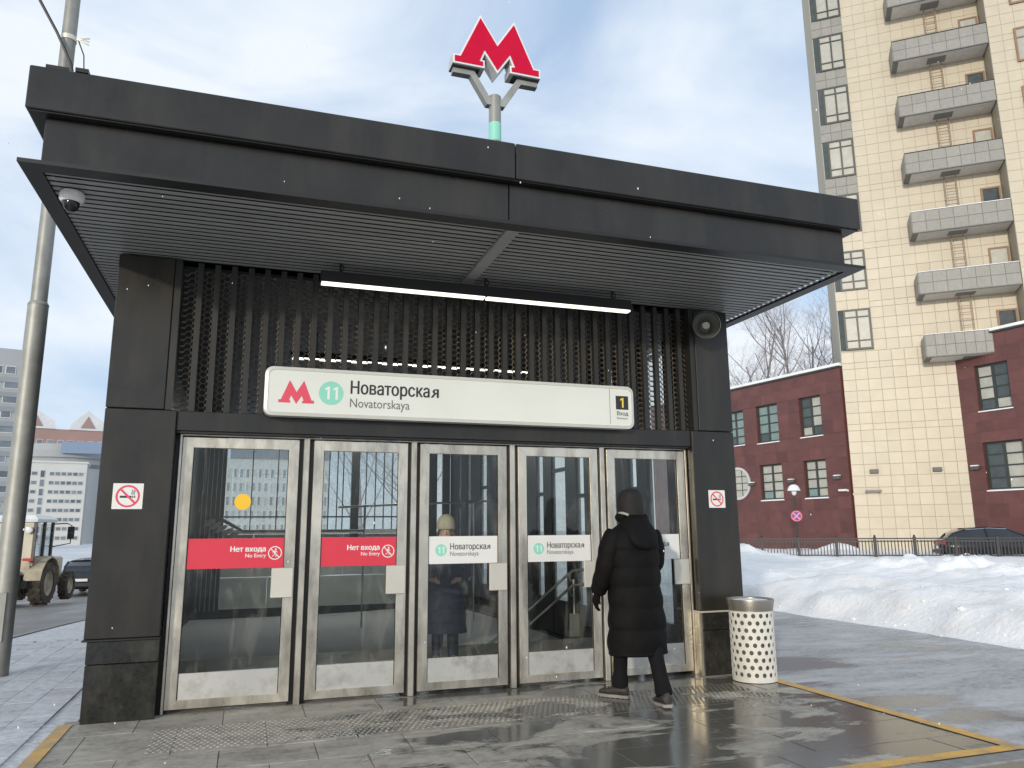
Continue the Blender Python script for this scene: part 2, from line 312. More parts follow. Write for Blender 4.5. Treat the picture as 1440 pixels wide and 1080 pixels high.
def text_mb(body, size, x, z, y=0.0, align='LEFT', bold=0.0, width=None, depth=.0015):
    """Flat lettering standing in the XZ plane, facing -Y, as an MB."""
    if body.endswith('я') and align == 'LEFT':     # the last letter is drawn as a mirrored R: the font's own outline overlaps itself
        kk = .892 if width else 1.0
        mb = text_mb(body[:-1], size, x, z, y, 'LEFT', bold, width*kk if width else None, depth)
        xe = max(v[0] for v in mb.v); r_ = text_mb('R', size*.715, 0, z, y, 'LEFT', bold, None, depth)
        a_, b_ = min(v[0] for v in r_.v), max(v[0] for v in r_.v); sx_ = (width*(1-kk)-size*.06)/(b_-a_) if width else 1.0
        b0 = len(mb.v); mb.v += [(xe+size*.06+(b_-v[0])*sx_, v[1], v[2]) for v in r_.v]; mb.f += [tuple(i+b0 for i in reversed(f)) for f in r_.f]
        return mb
    c = bpy.data.curves.new('txt', 'FONT'); c.body = body; c.size = size; c.align_x = align; c.resolution_u = 4; c.extrude = depth/2
    o = bpy.data.objects.new('txt', c); COL.objects.link(o); bpy.context.view_layer.update()
    k = 1.0
    if width: k = width/max(1e-6, o.dimensions.x)
    me = o.to_mesh(); mb = MB()
    for q, (dx, dz) in enumerate([(0, 0)] if bold <= 0 else [(0, 0), (bold, 0), (-bold, 0), (0, bold*.7)]):
        b0 = len(mb.v); mb.v += [(x+v.co.x*k+dx, y-v.co.z-.00015*q, z+v.co.y+dz) for v in me.vertices]; mb.f += [tuple(i+b0 for i in p.vertices) for p in me.polygons]
    o.to_mesh_clear(); bpy.data.objects.remove(o); bpy.data.curves.remove(c)
    return mb
def text_obj(name, mb, m, parent):
    me = bpy.data.meshes.new(name); me.from_pydata(mb.v, [], mb.f); me.materials.append(m); return link(name, me, parent)
def one_digit(x, z, h, y, m, parent, name='badge_digit'):
    return MB().prism([(x+a*h, z+b*h) for a, b in ((-.02, 0), (.16, 0), (.16, 1), (.02, 1), (-.20, .86), (-.20, .70), (-.02, .80))], y-.0012, y).build(name, m, parent)
def disc(cx, cz, r, y0, y1, n=32):
    return MB().prism([(cx+r*math.cos(2*math.pi*i/n), cz+r*math.sin(2*math.pi*i/n)) for i in range(n)], y0, y1)
def annulus(cx, cz, r0, r1, y0, y1, n=40):
    mb = MB()
    for i in range(n):
        a, b = 2*math.pi*i/n, 2*math.pi*(i+1)/n
        P = lambda r, t: (cx+r*math.cos(t), cz+r*math.sin(t))
        p = [P(r0, a), P(r1, a), P(r1, b), P(r0, b)]
        mb.quad([(q[0], y0, q[1]) for q in p]); mb.quad([(p[1][0], y0, p[1][1]), (p[1][0], y1, p[1][1]), (p[2][0], y1, p[2][1]), (p[2][0], y0, p[2][1])])
    return mb
def rrect(x0, x1, z0, z1, r, n=5):
    pts = []
    for cx, cz, a0 in ((x1-r, z1-r, 0), (x0+r, z1-r, 90), (x0+r, z0+r, 180), (x1-r, z0+r, 270)):
        for i in range(n+1):
            a = R(a0+90*i/n); pts.append((cx+r*math.cos(a), cz+r*math.sin(a)))
    return pts
def fbm(x, y, z=0, o=4):
    return noise.fractal(Vector((x, y, z)), 1.0, 2.0, o)
def sstep(t): t = max(0, min(1, t)); return t*t*(3-2*t)

# the metro letter: outline in a unit box (x -0.5..0.5, z 0..0.72)
MLET = [(-.5, 0), (-.165, 0), (-.165, .072), (-.205, .072), (-.15, .23), (0, -.028), (.15, .23), (.205, .072), (.165, .072), (.165, 0), (.5, 0), (.5, .092),
        (.432, .092), (.20, .70), (0, .335), (-.20, .70), (-.432, .092), (-.5, .092)]
def grow(poly, d):
    out = []; n = len(poly)
    area = sum(poly[i][0]*poly[(i+1) % n][1]-poly[(i+1) % n][0]*poly[i][1] for i in range(n))
    sg = 1 if area > 0 else -1
    for i in range(n):
        p0, p, p1 = Vector(poly[i-1]), Vector(poly[i]), Vector(poly[(i+1) % n])
        a, b = (p-p0).normalized(), (p1-p).normalized()
        na, nb = Vector((a.y, -a.x))*sg, Vector((b.y, -b.x))*sg
        m = na+nb; m = m/max(.35, m.length_squared/2) if m.length > 1e-6 else na
        q = p+m*d; out.append((q.x, q.y))
    return out

# ---------------------------------------------------------------- ground, road, pavements
def gh(x, y):   # the street falls away behind the pavilion on the left
    return -1.05*sstep((y-3)/32)*sstep((9.0-x)/8)
def axis(vals): 
    out = []
    for a, b, n in vals: out += [a+(b-a)*i/n for i in range(n)]
    return out+[vals[-1][1]]
xs = axis([(-1500, -200, 5), (-200, -30, 8), (-30, 12, 42), (12, 200, 8), (200, 1500, 5)])
ys = axis([(-1500, -60, 6), (-60, -6, 6), (-6, 50, 56), (50, 300, 8), (300, 2500, 6)])
mb = MB(); nx = len(xs)
for y in ys:
    for x in xs: mb.v.append((x, y, gh(x, y)-.26))
for j in range(len(ys)-1):
    for i in range(nx-1): mb.f.append((j*nx+i, j*nx+i+1, (j+1)*nx+i+1, (j+1)*nx+i))
GROUNDM = mat('snowy_ground', (.62, .63, .65), .8, 0, .12, .15, bump=.2, bscale=2)
structure(mb.build('ground', GROUNDM, smooth=True))

def strip(name, left, right, y0, y1, n, dz, m, k=6):
    mb = MB()
    for i in range(n+1):
        y = y0+(y1-y0)*i/n
        a, b = left(y), right(y)
        for j in range(k+1):
            x = a+(b-a)*j/k; mb.v.append((x, y, gh(x, y)+dz))
    for i in range(n):
        for j in range(k):
            q = i*(k+1)+j; mb.f.append((q, q+1, q+k+2, q+k+1))
    return structure(mb.build(name, m, smooth=True))
edge = lambda y: -2.62+.133*(y-6)
strip('road', lambda y: edge(y)-11, lambda y: edge(y)-.15, -12, 90, 60, -.125, mat('road_slush', (.20, .185, .17), .5, 0, .25, .8, bump=.3, bscale=40, dirt=(.38, .36, .34), dirt_amt=.7, dirt_scale=(1.2, .25, 1), rvar=.15))
kb = MB()
n = 60
rs = []
for i in range(n+1):
    y = -12+102*i/n; x = edge(y); h = gh(x, y)
    rs.append([(x-.15, y, h-.2), (x, y, h-.2), (x, y, h+.004), (x-.13, y, h+.004), (x-.15, y, h-.016)])
kb.rings(rs); structure(kb.build('kerb', KERB))
strip('pavement_left', lambda y: edge(y)+.002, lambda y: min(-.62, 20) if y < 12.5 else edge(y)+3, -12, 60, 72, -.012, SNOWPAV)
# loose paving bricks seen in rows on the left, laid lengthwise
pav = structure(MB().box(-.7, 5.62, -3.3, .02, -.2, -.014).build('pavement', mat('slab_joint', (.20, .18, .145), .8, 0, .1)))
plaza = structure(MB().quad([(5.62, -14, -.006), (30, -14, -.006), (30, 40, -.006), (5.62, 40, -.006)]).build('plaza', ICYM))
MB().quad([(-14, -14, -.13), (5.62, -14, -.13), (5.62, -3.3, -.13), (-2.4, -3.3, -.13)]).build('forecourt', ICYM)
structure(bpy.data.objects['forecourt'])
# granite slabs of the entrance platform, each one its own piece
def slab_mesh(w, d):
    c = .003
    return MB().cbox(0, w-.005, 0, d-.005, -.05, 0, c).mesh('slab', SLABM)
slabs = {}
rows = [(-.545, .0, .625, -.775), (-1.275, -.545, .625, -1.085), (-1.72, -1.275, .625, -.775), (-2.2, -1.72, .625, -1.085), (-2.7, -2.2, .625, -.775), (-3.14, -2.7, .625, -1.085)]
for (y0, y1, w, off) in rows:
    x = off
    while x < 5.46:
        x0, x1 = max(x, -.70), min(x+w, 5.46)
        if x1-x0 > .05:
            key = (round(x1-x0, 3), round(y1-y0, 3))
            if key not in slabs: slabs[key] = slab_mesh(*key)
            o = link('slab', slabs[key], pav, (x0+.004, y0+.004, random.uniform(-.002, .0015)))
        x += w
# border course outside the yellow line
bm_ = MB().cbox(0, .992, 0, .15, -.14, 0, .006).mesh('border_slab', KERB)
for i in range(6): link('border_slab', bm_, pav, (4.62-1.0*i, -3.295, .001))
# tactile studs in front of the doors
mb = MB(); px = .045
ix = 0; x = .02
while x < 5.05:
    for j in range(13):
        y = -.56-.052*j
        xx = x+(.0225 if j % 2 else 0)
        mb.rings([[(xx-.017, y, 0), (xx, y-.02, 0), (xx+.017, y, 0), (xx, y+.02, 0)], [(xx-.010, y, .0045), (xx, y-.012, .0045), (xx+.010, y, .0045), (xx, y+.012, .0045)]])
    x += px; ix += 1
stuff(mb.build('tactile_studs', SLABM, pav))
# yellow boundary line, laid over the slabs
def line_quad(x0, x1, y0, y1):
    return MB().quad([(x0, y0, .0055), (x1, y0, .0055), (x1, y1, .0055), (x0, y1, .0055)]).build('yellow_line', YLINE, pav)
line_quad(5.47, 5.58, -3.14, -.35); line_quad(-.5, 5.47, -3.14, -3.03); line_quad(-.72, -.62, -3.14, -.12)
# rows of pavers on the snowy left side
pm = {}
for i in range(7):
    x0 = -2.4+.26*i
    for j in range(26):
        y0 = -1.6+.42*j+(.21 if i % 2 else 0)
        if x0 < edge(y0)+.05 or x0 > -.9 or y0 > 5.2: continue
        if 'p' not in pm: pm['p'] = MB().cbox(0, .258, 0, .418, -.05, 0, .002).mesh('paver', SNOWPAV)
        link('paver', pm['p'], bpy.data.objects['pavement_left'], (x0, y0, gh(x0, y0)+random.uniform(.0, .002)))

# snow field and banks on the right
def snow_h(x, y):
    e = 9.72+.16*fbm(.6*y, 3.1, 0, 3)-.02*(y-1)+.25*sstep((y-8)/10)
    t = x-e
    if t < -.3: return -.08
    rise = .34*sstep((t+.12)/(.75+.35*fbm(y*.9, 8.2, 0, 3)))
    h = -.03+rise+.05*fbm(x*.35, y*.35, 1)*min(1, max(0, t)) + .05*fbm(x*1.3, y*1.3, 5, 5)*min(1, max(0, t*.8+.3)) + .035*abs(fbm(x*2.7, y*2.7, 15, 3))*min(1, max(0, t*1.2))
    h += .34*math.exp(-((x-11.2-.12*y)**2)/1.1)*(.6+.7*fbm(x*.8, y*.5, 9))        # ploughed ridge
    h += .30*math.exp(-(((x-14.2)/1.7)**2+((y-2.6)/1.6)**2))*(1+.5*fbm(x*1.3, y*1.3, 2))
    h += .34*math.exp(-(((x-17.0)/1.2)**2+((y-7.5)/4.0)**2))*(1+.9*fbm(x*1.5, y*1.5, 4))
    h += .62*math.exp(-(((x-18.2)/1.9)**2+((y-19.4)/2.3)**2))*(1+.45*fbm(x*1.1, y*1.1, 3))
    h += .45*math.exp(-(((x-26.5)/1.2)**2+((y-22.0)/.9)**2))*(1+.4*fbm(x*1.3, y*1.3, 7))
    h += .02*fbm(x*5, y*5, 11, 3)*min(1, max(0, t+.2))
    return h
mb = MB()
sx = axis([(9.1, 12, 44), (12, 20, 74), (20, 34, 62), (34, 60, 16)]); sy = axis([(-8, -1, 28), (-1, 12, 120), (12, 30, 90), (30, 70, 24)]); nx = len(sx)
for y in sy:
    for x in sx: mb.v.append((x, y, snow_h(x, y)))
for j in range(len(sy)-1):
    for i in range(nx-1): mb.f.append((j*nx+i, j*nx+i+1, (j+1)*nx+i+1, (j+1)*nx+i))
sb = mb.build('snow_bank', SNOW)
for p in sb.data.polygons: p.use_smooth = True
structure(sb)
# loose snow lumps along the shovelled edge
mb = MB()
for _ in range(120):
    y = random.uniform(-3, 10); x = 9.72-.02*(y-1)+abs(random.gauss(0, .45))-.15
    if random.random() < .35: x += random.uniform(.5, 4)
    r = random.uniform(.010, .032)*(1.7 if random.random() < .08 else 1); z = max(snow_h(x, y), 0)+r*.2
    o = Vector((x, y, z))
    mb.rings([[o+Vector((math.cos(a+k)*r*rr*random.uniform(.7, 1.2), math.sin(a+k)*r*rr*random.uniform(.7, 1.2), dz*r)) for a in (0, 1.25, 2.5, 3.8, 5.0)] for k, rr, dz in ((0, .6, -.5), (.3, 1, 0), (.1, .55, .6))])
tag(stuff(mb.build('snow_lumps', SNOW)), 'loose lumps of snow along the shovelled edge of the snow bank', 'snow')

# ---------------------------------------------------------------- metro pavilion
PV = thing('metro_pavilion', 'black metal metro entrance pavilion with deep flat canopy and five glazed doors', 'pavilion')
def part(mb, name, m, smooth=False, parent=PV): return mb.build(name, m, parent, smooth)
# piers: front cladding panels above a projecting stone base
for side, (xa, xb, ba, bb) in enumerate(((-.60, -.05, -.575, -.045), (5.01, 5.53, 5.03, 5.505))):
    part(MB().cbox(xa, xb, -.15, .30, .63, 2.485, .006), 'pier_panel', BLACK)
    ua, ub = (xa, -.152) if side == 0 else (5.11, xb)
    part(MB().cbox(ua, ub, -.15, .30, 2.491, 3.838, .006), 'pier_panel', BLACK)
    part(MB().cbox(xa-.012, xb+.006, -.165, .30, .612, .628, .003), 'pier_ledge', STEELP if side else BLACKD)
    part(MB().cbox(ba, bb, -.148, .30, .0, .435, .004), 'base_panel', GRANITE)
    part(MB().cbox(ba, bb, -.149, .30, .439, .611, .004), 'base_panel', GRANITE)
    ja, jb = (-.148, -.092) if side == 0 else (5.05, 5.106)
    part(MB().box(ja, jb, -.135, -.02, 2.491, 3.838), 'edge_strip', SLATM)
part(MB().box(5.0, 5.028, -.13, .0, .0, .61), 'base_edge_strip', STEEL)
# header over the doors, lintel of the screen
part(MB().cbox(-.048, 5.008, -.12, .25, 2.318, 2.487, .004), 'header_beam', BLACK)
part(MB().box(-.045, 5.0, -.10, .2, 2.30, 2.316), 'header_shadow_strip', BLACKD)
# screen: vertical slats in front of expanded metal
nsl = 35
slm = MB().box(-.0245, .0245, -.055, .0, 0, 1.347).mesh('slat', SLATM)
for i in range(nsl):
    x = -.015+(5.03+.0)*(i+.5)/nsl
    link('slat', slm, PV, (x, -.045, 2.490))
mb = MB(); cell = .098; rowh = .0275; nrow = int(1.335/rowh); ncell = int(5.15/cell)
for k in range(nrow):
    z0 = 2.495+rowh*k; ph = (k % 2)*cell*.5
    for i in range(ncell):
        x0 = -.08+cell*i+ph; a_ = rowh*.5
        pts = [(x0, z0-a_), (x0+cell*.30, z0-a_), (x0+cell*.5, z0+a_), (x0+cell*.80, z0+a_), (x0+cell, z0-a_)]
        w = .0068
        mb.rings([[(x, .010, z-w), (x, .000, z-w*.4), (x, .002, z+w), (x, .012, z+w*.4)] for x, z in pts], cap=False)
stuff(part(mb, 'expanded_metal_mesh', MESHM))
# canopy: upper and lower fascia, soffit frame, strips
cx0, cx1, cy0 = -.97, 5.94, -1.79
part(MB().cbox(cx0, 2.470, cy0, cy0+.08, 4.235, 4.545, .006), 'fascia_panel', BLACK)
part(MB().cbox(2.478, cx1, cy0, cy0+.08, 4.235, 4.545, .006), 'fascia_panel', BLACK)
part(MB().cbox(cx0+.001, cx0+.08, cy0+.081, 12.6, 4.235, 4.545, .006), 'fascia_panel', BLACK)
part(MB().cbox(cx1-.08, cx1-.001, cy0+.081, 12.6, 4.235, 4.545, .006), 'fascia_panel', BLACK)
part(MB().box(cx0+.08, cx1-.08, cy0+.082, 12.6, 4.245, 4.50), 'roof_deck', BLACKD)
part(MB().box(cx0+.02, cx1-.02, cy0+.02, 12.5, 4.225, 4.2345), 'cornice_soffit', BLACKD)
part(MB().cbox(-.865, 2.440, -1.70, -1.63, 3.872, 4.224, .005), 'fascia_panel', BLACK)
part(MB().cbox(2.448, 5.80, -1.70, -1.63, 3.872, 4.224, .005), 'fascia_panel', BLACK)
part(MB().cbox(-.864, -.80, -1.629, 12.5, 3.872, 4.224, .005), 'fascia_panel', BLACK)
part(MB().cbox(5.735, 5.799, -1.629, 12.5, 3.872, 4.224, .005), 'fascia_panel', BLACK)
part(MB().prism([(-.975, -1.80), (5.94, -1.80), (5.82, -1.665), (-.857, -1.665)], 3.840, 3.868, 'z'), 'soffit_frame', BLACKD)
part(MB().prism([(-.975, -1.80), (-.857, -1.665), (-.857, 12.4), (-.975, 12.5)], 3.841, 3.869, 'z'), 'soffit_frame', BLACKD)
part(MB().prism([(5.94, -1.80), (5.94, 12.5), (5.82, 12.4), (5.82, -1.665)], 3.841, 3.869, 'z'), 'soffit_frame', BLACKD)
part(MB().box(-.857, 5.82, -1.664, 12.4, 3.895, 3.905), 'soffit_backing', BLACKD)
ns = 19; pitch = 1.60/ns
def strip_mesh(w):
    h = pitch-.031
    return MB().rings([[(0, 0, .003), (0, .002, 0), (0, h-.002, 0), (0, h, .003)], [(w, 0, .003), (w, .002, 0), (w, h-.002, 0), (w, h, .003)]]).mesh('soffit_strip', SOFFM)
s1, s2 = strip_mesh(2.43+.855), strip_mesh(5.818-2.55)
for i in range(ns):
    y = -1.655+pitch*i
    link('soffit_strip', s1, PV, (-.855, y, 3.856)); link('soffit_strip', s2, PV, (2.55, y, 3.856))
s3, s4 = strip_mesh(.24), strip_mesh(.28)
for i in range(ns, ns+24):
    y = -1.655+pitch*i
    link('soffit_strip', s3, PV, (-.855, y, 3.856)); link('soffit_strip', s4, PV, (5.538, y, 3.856))
part(MB().cbox(2.435, 2.545, -1.66, -.03, 3.834, 3.89, .004), 'soffit_beam', SOFFM)
part(MB().box(-.70, -.62, -1.795, -1.72, 4.546, 4.575), 'roof_clip', BLACKD)
part(MB().box(-.88, -.74, -1.78, -1.70, 4.546, 4.572), 'roof_clip', BLACKD)
# interior shell: floor, stairwell, walls
part(MB().box(-.55, 5.5, .31, 2.85, -.2, -.002), 'floor', FLOORIN)
part(MB().box(-.04, 5.0, -.02, .30, -.2, -.003), 'threshold', SLABM)
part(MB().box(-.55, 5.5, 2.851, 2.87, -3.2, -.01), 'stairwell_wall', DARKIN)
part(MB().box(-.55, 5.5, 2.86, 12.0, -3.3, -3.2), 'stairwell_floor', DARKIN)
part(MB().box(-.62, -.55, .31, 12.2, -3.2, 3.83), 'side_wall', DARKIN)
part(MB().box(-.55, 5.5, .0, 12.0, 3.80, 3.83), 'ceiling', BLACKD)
# right side wall: dark panels with frosted strips between
strips = [(1.14, 1.64), (1.94, 2.17), (2.57, 2.77), (3.15, 3.32), (3.65, 3.95), (4.39, 5.0), (5.39, 5.75), (6.23, 6.5), (7.3, 7.6), (8.78, 9.27), (10.1, 10.4), (10.95, 11.2)]
y = .31
for a, b in strips:
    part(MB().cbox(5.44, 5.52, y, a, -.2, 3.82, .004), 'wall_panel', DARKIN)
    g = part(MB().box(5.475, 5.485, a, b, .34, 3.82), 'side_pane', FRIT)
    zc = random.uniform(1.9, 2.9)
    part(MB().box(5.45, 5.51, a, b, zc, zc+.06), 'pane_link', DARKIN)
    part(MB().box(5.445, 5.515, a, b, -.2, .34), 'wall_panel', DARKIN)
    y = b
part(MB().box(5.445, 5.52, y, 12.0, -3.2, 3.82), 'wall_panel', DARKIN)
part(MB().box(5.44, 5.52, 2.86, 11.9, -3.2, -.21), 'stairwell_wall', DARKIN)
# back wall: dark panel, glazing with thin bars, post, grey lower panels
YB = 12.0
part(MB().box(-.55, .035, YB, YB+.1, -3.2, 3.82), 'wall_panel', DARKIN)
for i in range(5): part(MB().box(-.46+.1*i, -.448+.1*i, YB-.012, YB-.001, -.3, 3.8), 'wall_rib', STEELP)
part(MB().box(.04, 4.16, YB+.04, YB+.05, 1.52, 3.82), 'back_pane', glass_mat('back_glass', (.90, .93, .95), frit=.22))
part(MB().box(2.94, 3.13, YB-.05, YB+.1, 1.3, 3.82), 'back_post', DARKIN)
for x in (.62, 1.2, 1.75, 2.4, 2.6, 2.74, 3.30, 3.53, 3.74, 3.95): part(MB().box(x-.012, x+.012, YB-.01, YB+.03, 1.52, 3.82), 'back_bar', DARKIN)
part(MB().box(.04, 4.16, YB-.02, YB+.03, 1.80, 1.835), 'back_rail', DARKIN)
part(MB().box(.04, 4.16, YB-.06, YB+.1, 1.42, 1.52), 'back_sill', GREYP)
for i in range(6): part(MB().cbox(.04+.69*i, .04+.69*i+.68, YB, YB+.08, .45, 1.41, .006), 'back_panel', GREYP)
for i in range(4): part(MB().cbox(.04+1.035*i, .04+1.035*i+1.025, YB-.02, YB+.08, -.25, .43, .006), 'back_panel', GREYP)
part(MB().box(.04, 5.44, YB, YB+.1, -3.2, -.26), 'wall_panel', DARKIN)
bs = [(4.75, 4.9), (5.1, 5.25)]
x = 4.165
for a, b in bs:
    part(MB().box(x, a, YB, YB+.1, -.25, 3.82), 'wall_panel', DARKIN); part(MB().box(a, b, YB+.04, YB+.05, .4, 3.82), 'back_pane', FRIT); part(MB().box(a, b, YB, YB+.1, -.25, .4), 'wall_panel', DARKIN); x = b
part(MB().box(x, 5.44, YB, YB+.1, -.25, 3.82), 'wall_panel', DARKIN)

# stair handrail going down to the left
hr = thing('stair_handrail', 'double steel handrail sloping down the stairs inside the fourth door', 'handrail', (4.9, 3.0, 0))
RAIL = mat('rail_steel', (.55, .55, .52), .3, .8, .06)
MB().tube([(-2.6, 0, -1.12), (.04, 0, .89), (.16, 0, .90), (.30, 0, .90)], .02, 8).build('rail', RAIL, hr, 40)
MB().tube([(-2.6, 0, -1.32), (.04, 0, .69), (.16, 0, .70), (.30, 0, .70)], .02, 8).build('rail', RAIL, hr, 40)
for xx, zz in ((.02, .60), (-.66, .07)):
    MB().tube([(xx+.06, .06, zz-.35), (xx+.06, .06, zz+.17)], .018, 8).build('bracket_post', RAIL, hr, 40)
    for dz in (.2, 0):
        MB().tube([(xx, 0, zz+dz+.07), (xx-.02, .02, zz+dz+.0), (xx+.02, .05, zz+dz-.06), (xx+.06, .06, zz+dz-.05)], .012, 6).build('bracket', RAIL, hr, 40)
MB().cbox(.02, .14, .02, .10, -.005, .30, .004).build('post_foot', RAIL, hr)
# guard rails across the hall
gr = thing('guard_rail', 'long thin steel guard rail inside behind the woman in the beige hat', 'railing', (2.2, 7.9, 0))
MB().tube([(0, 0, 1.92), (3.2, 0, 2.06)], .02, 8).build('rail', RAIL, gr, 40)
for xx in (0.5, 1.6, 2.7): MB().tube([(xx, 0, -3.2), (xx, 0, 1.93+xx*.044)], .016, 6).build('post', RAIL, gr, 40)
# pale bracket with blades on a rail, seen through the first door
br = thing('bladed_bracket', 'rail bracket carrying five pale leaf-shaped blades inside the leftmost door', 'bracket', (.10, 5.0, 1.35))
MB().tube([(.42, 0, .12), (2.2, 0, .12)], .016, 8).build('rail', RAIL, br, 40)
MB().tube([(-.02, 0, .34), (.12, 0, .29), (.28, 0, .20), (.42, 0, .12)], [.02, .024, .024, .018], 8).build('arm', RAIL, br, 40)
bl = MB().rings([[Vector((-.16*t*1.0, math.cos(a)*.02*w, -.10*t)+()) + Vector((math.sin(a)*.022*w, 0, math.sin(a)*-.03*w)) for a in (0, 1.05, 2.1, 3.14, 4.2, 5.24)] for t, w in ((0, .3), (.25, 1), (.6, 1.15), (1, .2))]).mesh('blade', mat('blade_pale', (.8, .8, .7), .5, 0, .1), 40)
for i in range(5): link('blade', bl, br, (.02+.085*i, -.01, .30-.045*i))
# ceiling tube lamp inside
il = thing('ceiling_tube_lamp', 'lit tube lamp across the hall ceiling, seen through the slats over the sign', 'lamp', (2.45, 2.0, 3.46))
MB().box(-1.5, 1.5, -.04, .04, .03, .10).build('housing', BLACKD, il); MB().box(-1.48, 1.48, -.02, .02, .012, .03).build('diffuser', LAMPI, il)
for xx in (-1.2, 1.2): MB().tube([(xx, 0, .10), (xx, 0, .34)], .006, 6).build('hanger', BLACKD, il)
il2 = thing('hidden_fill_lamp', 'added unseen fill strip brightening the grey panels at the back of the hall', 'lamp', (2.45, 10.4, 3.6))  # added fill lamp, hidden above the door heads, brightens the grey back panels
MB().box(-1.5, 1.5, -.04, .04, .03, .10).build('housing', BLACKD, il2); MB().box(-1.48, 1.48, -.07, .07, .0, .03).build('diffuser', mat('fill_lamp_glow', (.9, .9, .85), .5, 0, .02, emit=(1, .97, .88), estr=26), il2)
for xx in (-1.2, 1.2): MB().tube([(xx, 0, .10), (xx, 0, .21)], .006, 6).build('hanger', BLACKD, il2)

# door jambs
jx = [(-.045, .008), (.992, 1.110), (1.988, 2.095), (2.972, 3.080), (3.957, 4.050), (4.977, 5.0)]
for i, (a, b) in enumerate(jx):
    part(MB().box(a-.015 if i else a, b+.015 if i < 5 else b, .023, .12, .0, 2.298), 'jamb_recess', BLACKD)
    c = (a+b)/2; w = .026 if 0 < i < 5 else .011
    c = -.006 if i == 0 else c
    part(MB().cbox(c-w, c+w, -.035, .022, .0, 2.298, .004), 'jamb', STEEL)
part(MB().cbox(-.02, 4.995, -.034, .006, 2.286, 2.299, .003), 'head_jamb', STEEL)
# the five doors
TXT = {}
def person_icon(cx, cz, s, y):
    P = lambda a, b: (cx+a*s, cz+b*s)
    mb = disc(*P(.10, .58), .14*s, y, y-.001, 12)
    for pl in ([(-.05, .42), (.18, .40), (.10, .0), (-.12, .0)], [(.14, .38), (.42, .12), (.36, .05), (.08, .26)], [(-.02, .40), (-.34, .24), (-.36, .02), (-.27, .02), (-.25, .18), (.0, .28)],
               [(.10, .02), (.26, -.26), (.22, -.66), (.12, -.66), (.13, -.28), (-.04, .0)], [(-.12, .04), (-.16, -.26), (-.46, -.50), (-.40, -.58), (-.06, -.30), (.0, .02)]):
        mb.prism([P(*q) for q in pl], y, y-.001)
    return mb
doors = [(.010, .985), (1.117, 1.981), (2.102, 2.966), (3.087, 3.951), (4.056, 4.970)]
for i, (x0, x1) in enumerate(doors):
    w = x1-x0; t, z0, z1 = .088, .035, 2.272
    yf, yb = -.028, .02
    # mitred frame of four stiles
    mb = MB(); c = .006
    for poly in ([(0, z0), (t, z0+t*.78), (t, z1-t), (0, z1)], [(w, z0), (w, z1), (w-t, z1-t), (w-t, z0+t*.78)], [(0, z0), (w, z0), (w-t, z0+t*.78), (t, z0+t*.78)], [(0, z1), (t, z1-t), (w-t, z1-t), (w, z1)]):
        inner = grow(poly, -.0025); mb.prism(poly, yf+.004, yb); mb.prism(inner, yf, yf+.004)
    d = mb.build('door', STEEL, PV, loc=(x0, 0, 0))
    d['label'] = 'glazed door with a red no-entry band' if i < 2 else 'glazed door with a white station-name band'
    MB().box(t-.006, w-t+.006, -.008, .004, .315, z1-t+.006).build('glass', GLASS, d)
    MB().box(t-.006, w-t+.006, -.012, .004, z0+t*.78-.006, .31).build('kick_plate', KICK, d)
    for q in ((t, t+.006, z0+t*.78, z1-t), (w-t-.006, w-t, z0+t*.78, z1-t)): MB().box(q[0], q[1], -.016, -.0085 if q[2] > .3 else -.0125, q[2], q[3]).build('gasket', BLACKD, d)
    MB().cbox(w-.185 if i else w-.19, w-.008, -.052, -.03, .895, 1.148, .004).build('push_plate', STEELP, d)
    yb_ = -.0095
    red = i < 2
    MB().box(t+.004, w-t-.004, yb_-.0015, yb_, 1.150, 1.404).build('band', RED if red else WHITE, d)
    yt = yb_-.0025
    if red:
        rx = w-t-.004
        text_obj('lettering', text_mb('Нет входа', .061, rx-.150, 1.290, yt, 'RIGHT', .0022, None), TEXTW, d)
        text_obj('lettering', text_mb('No Entry', .046, rx-.150, 1.240, yt, 'RIGHT', .0007), TEXTW, d)
        annulus(rx-.075, 1.275, .050, .058, yt, yt+.001).build('no_entry_ring', TEXTW, d)
        person_icon(rx-.075, 1.275, .054, yt).build('no_entry_figure', TEXTW, d)
        MB().prism([(rx-.115, 1.310), (rx-.110, 1.316), (rx-.035, 1.240), (rx-.040, 1.234)], yt-.0012, yt-.0002).build('no_entry_bar', TEXTW, d)
    else:
        lx = t+.004
        disc(lx+.12, 1.276, .056, yt, yt+.001).build('line_badge', MINT, d)
        for dx in (-.016, .022): one_digit(lx+.12+dx, 1.246, .060, yt-.0003, TEXTW, d)
        text_obj('lettering', text_mb('Новаторская', .078, lx+.205, 1.281, yt, 'LEFT', .0008, .395), TEXTK, d)
        text_obj('lettering', text_mb('Novatorskaya', .060, lx+.205, 1.222, yt, 'LEFT', -.0005, .28), TEXTG, d)
    if i == 0: disc(.515, 1.718, .069, -.0095, -.0085).build('yellow_dot_sticker', YELLOWS, d)

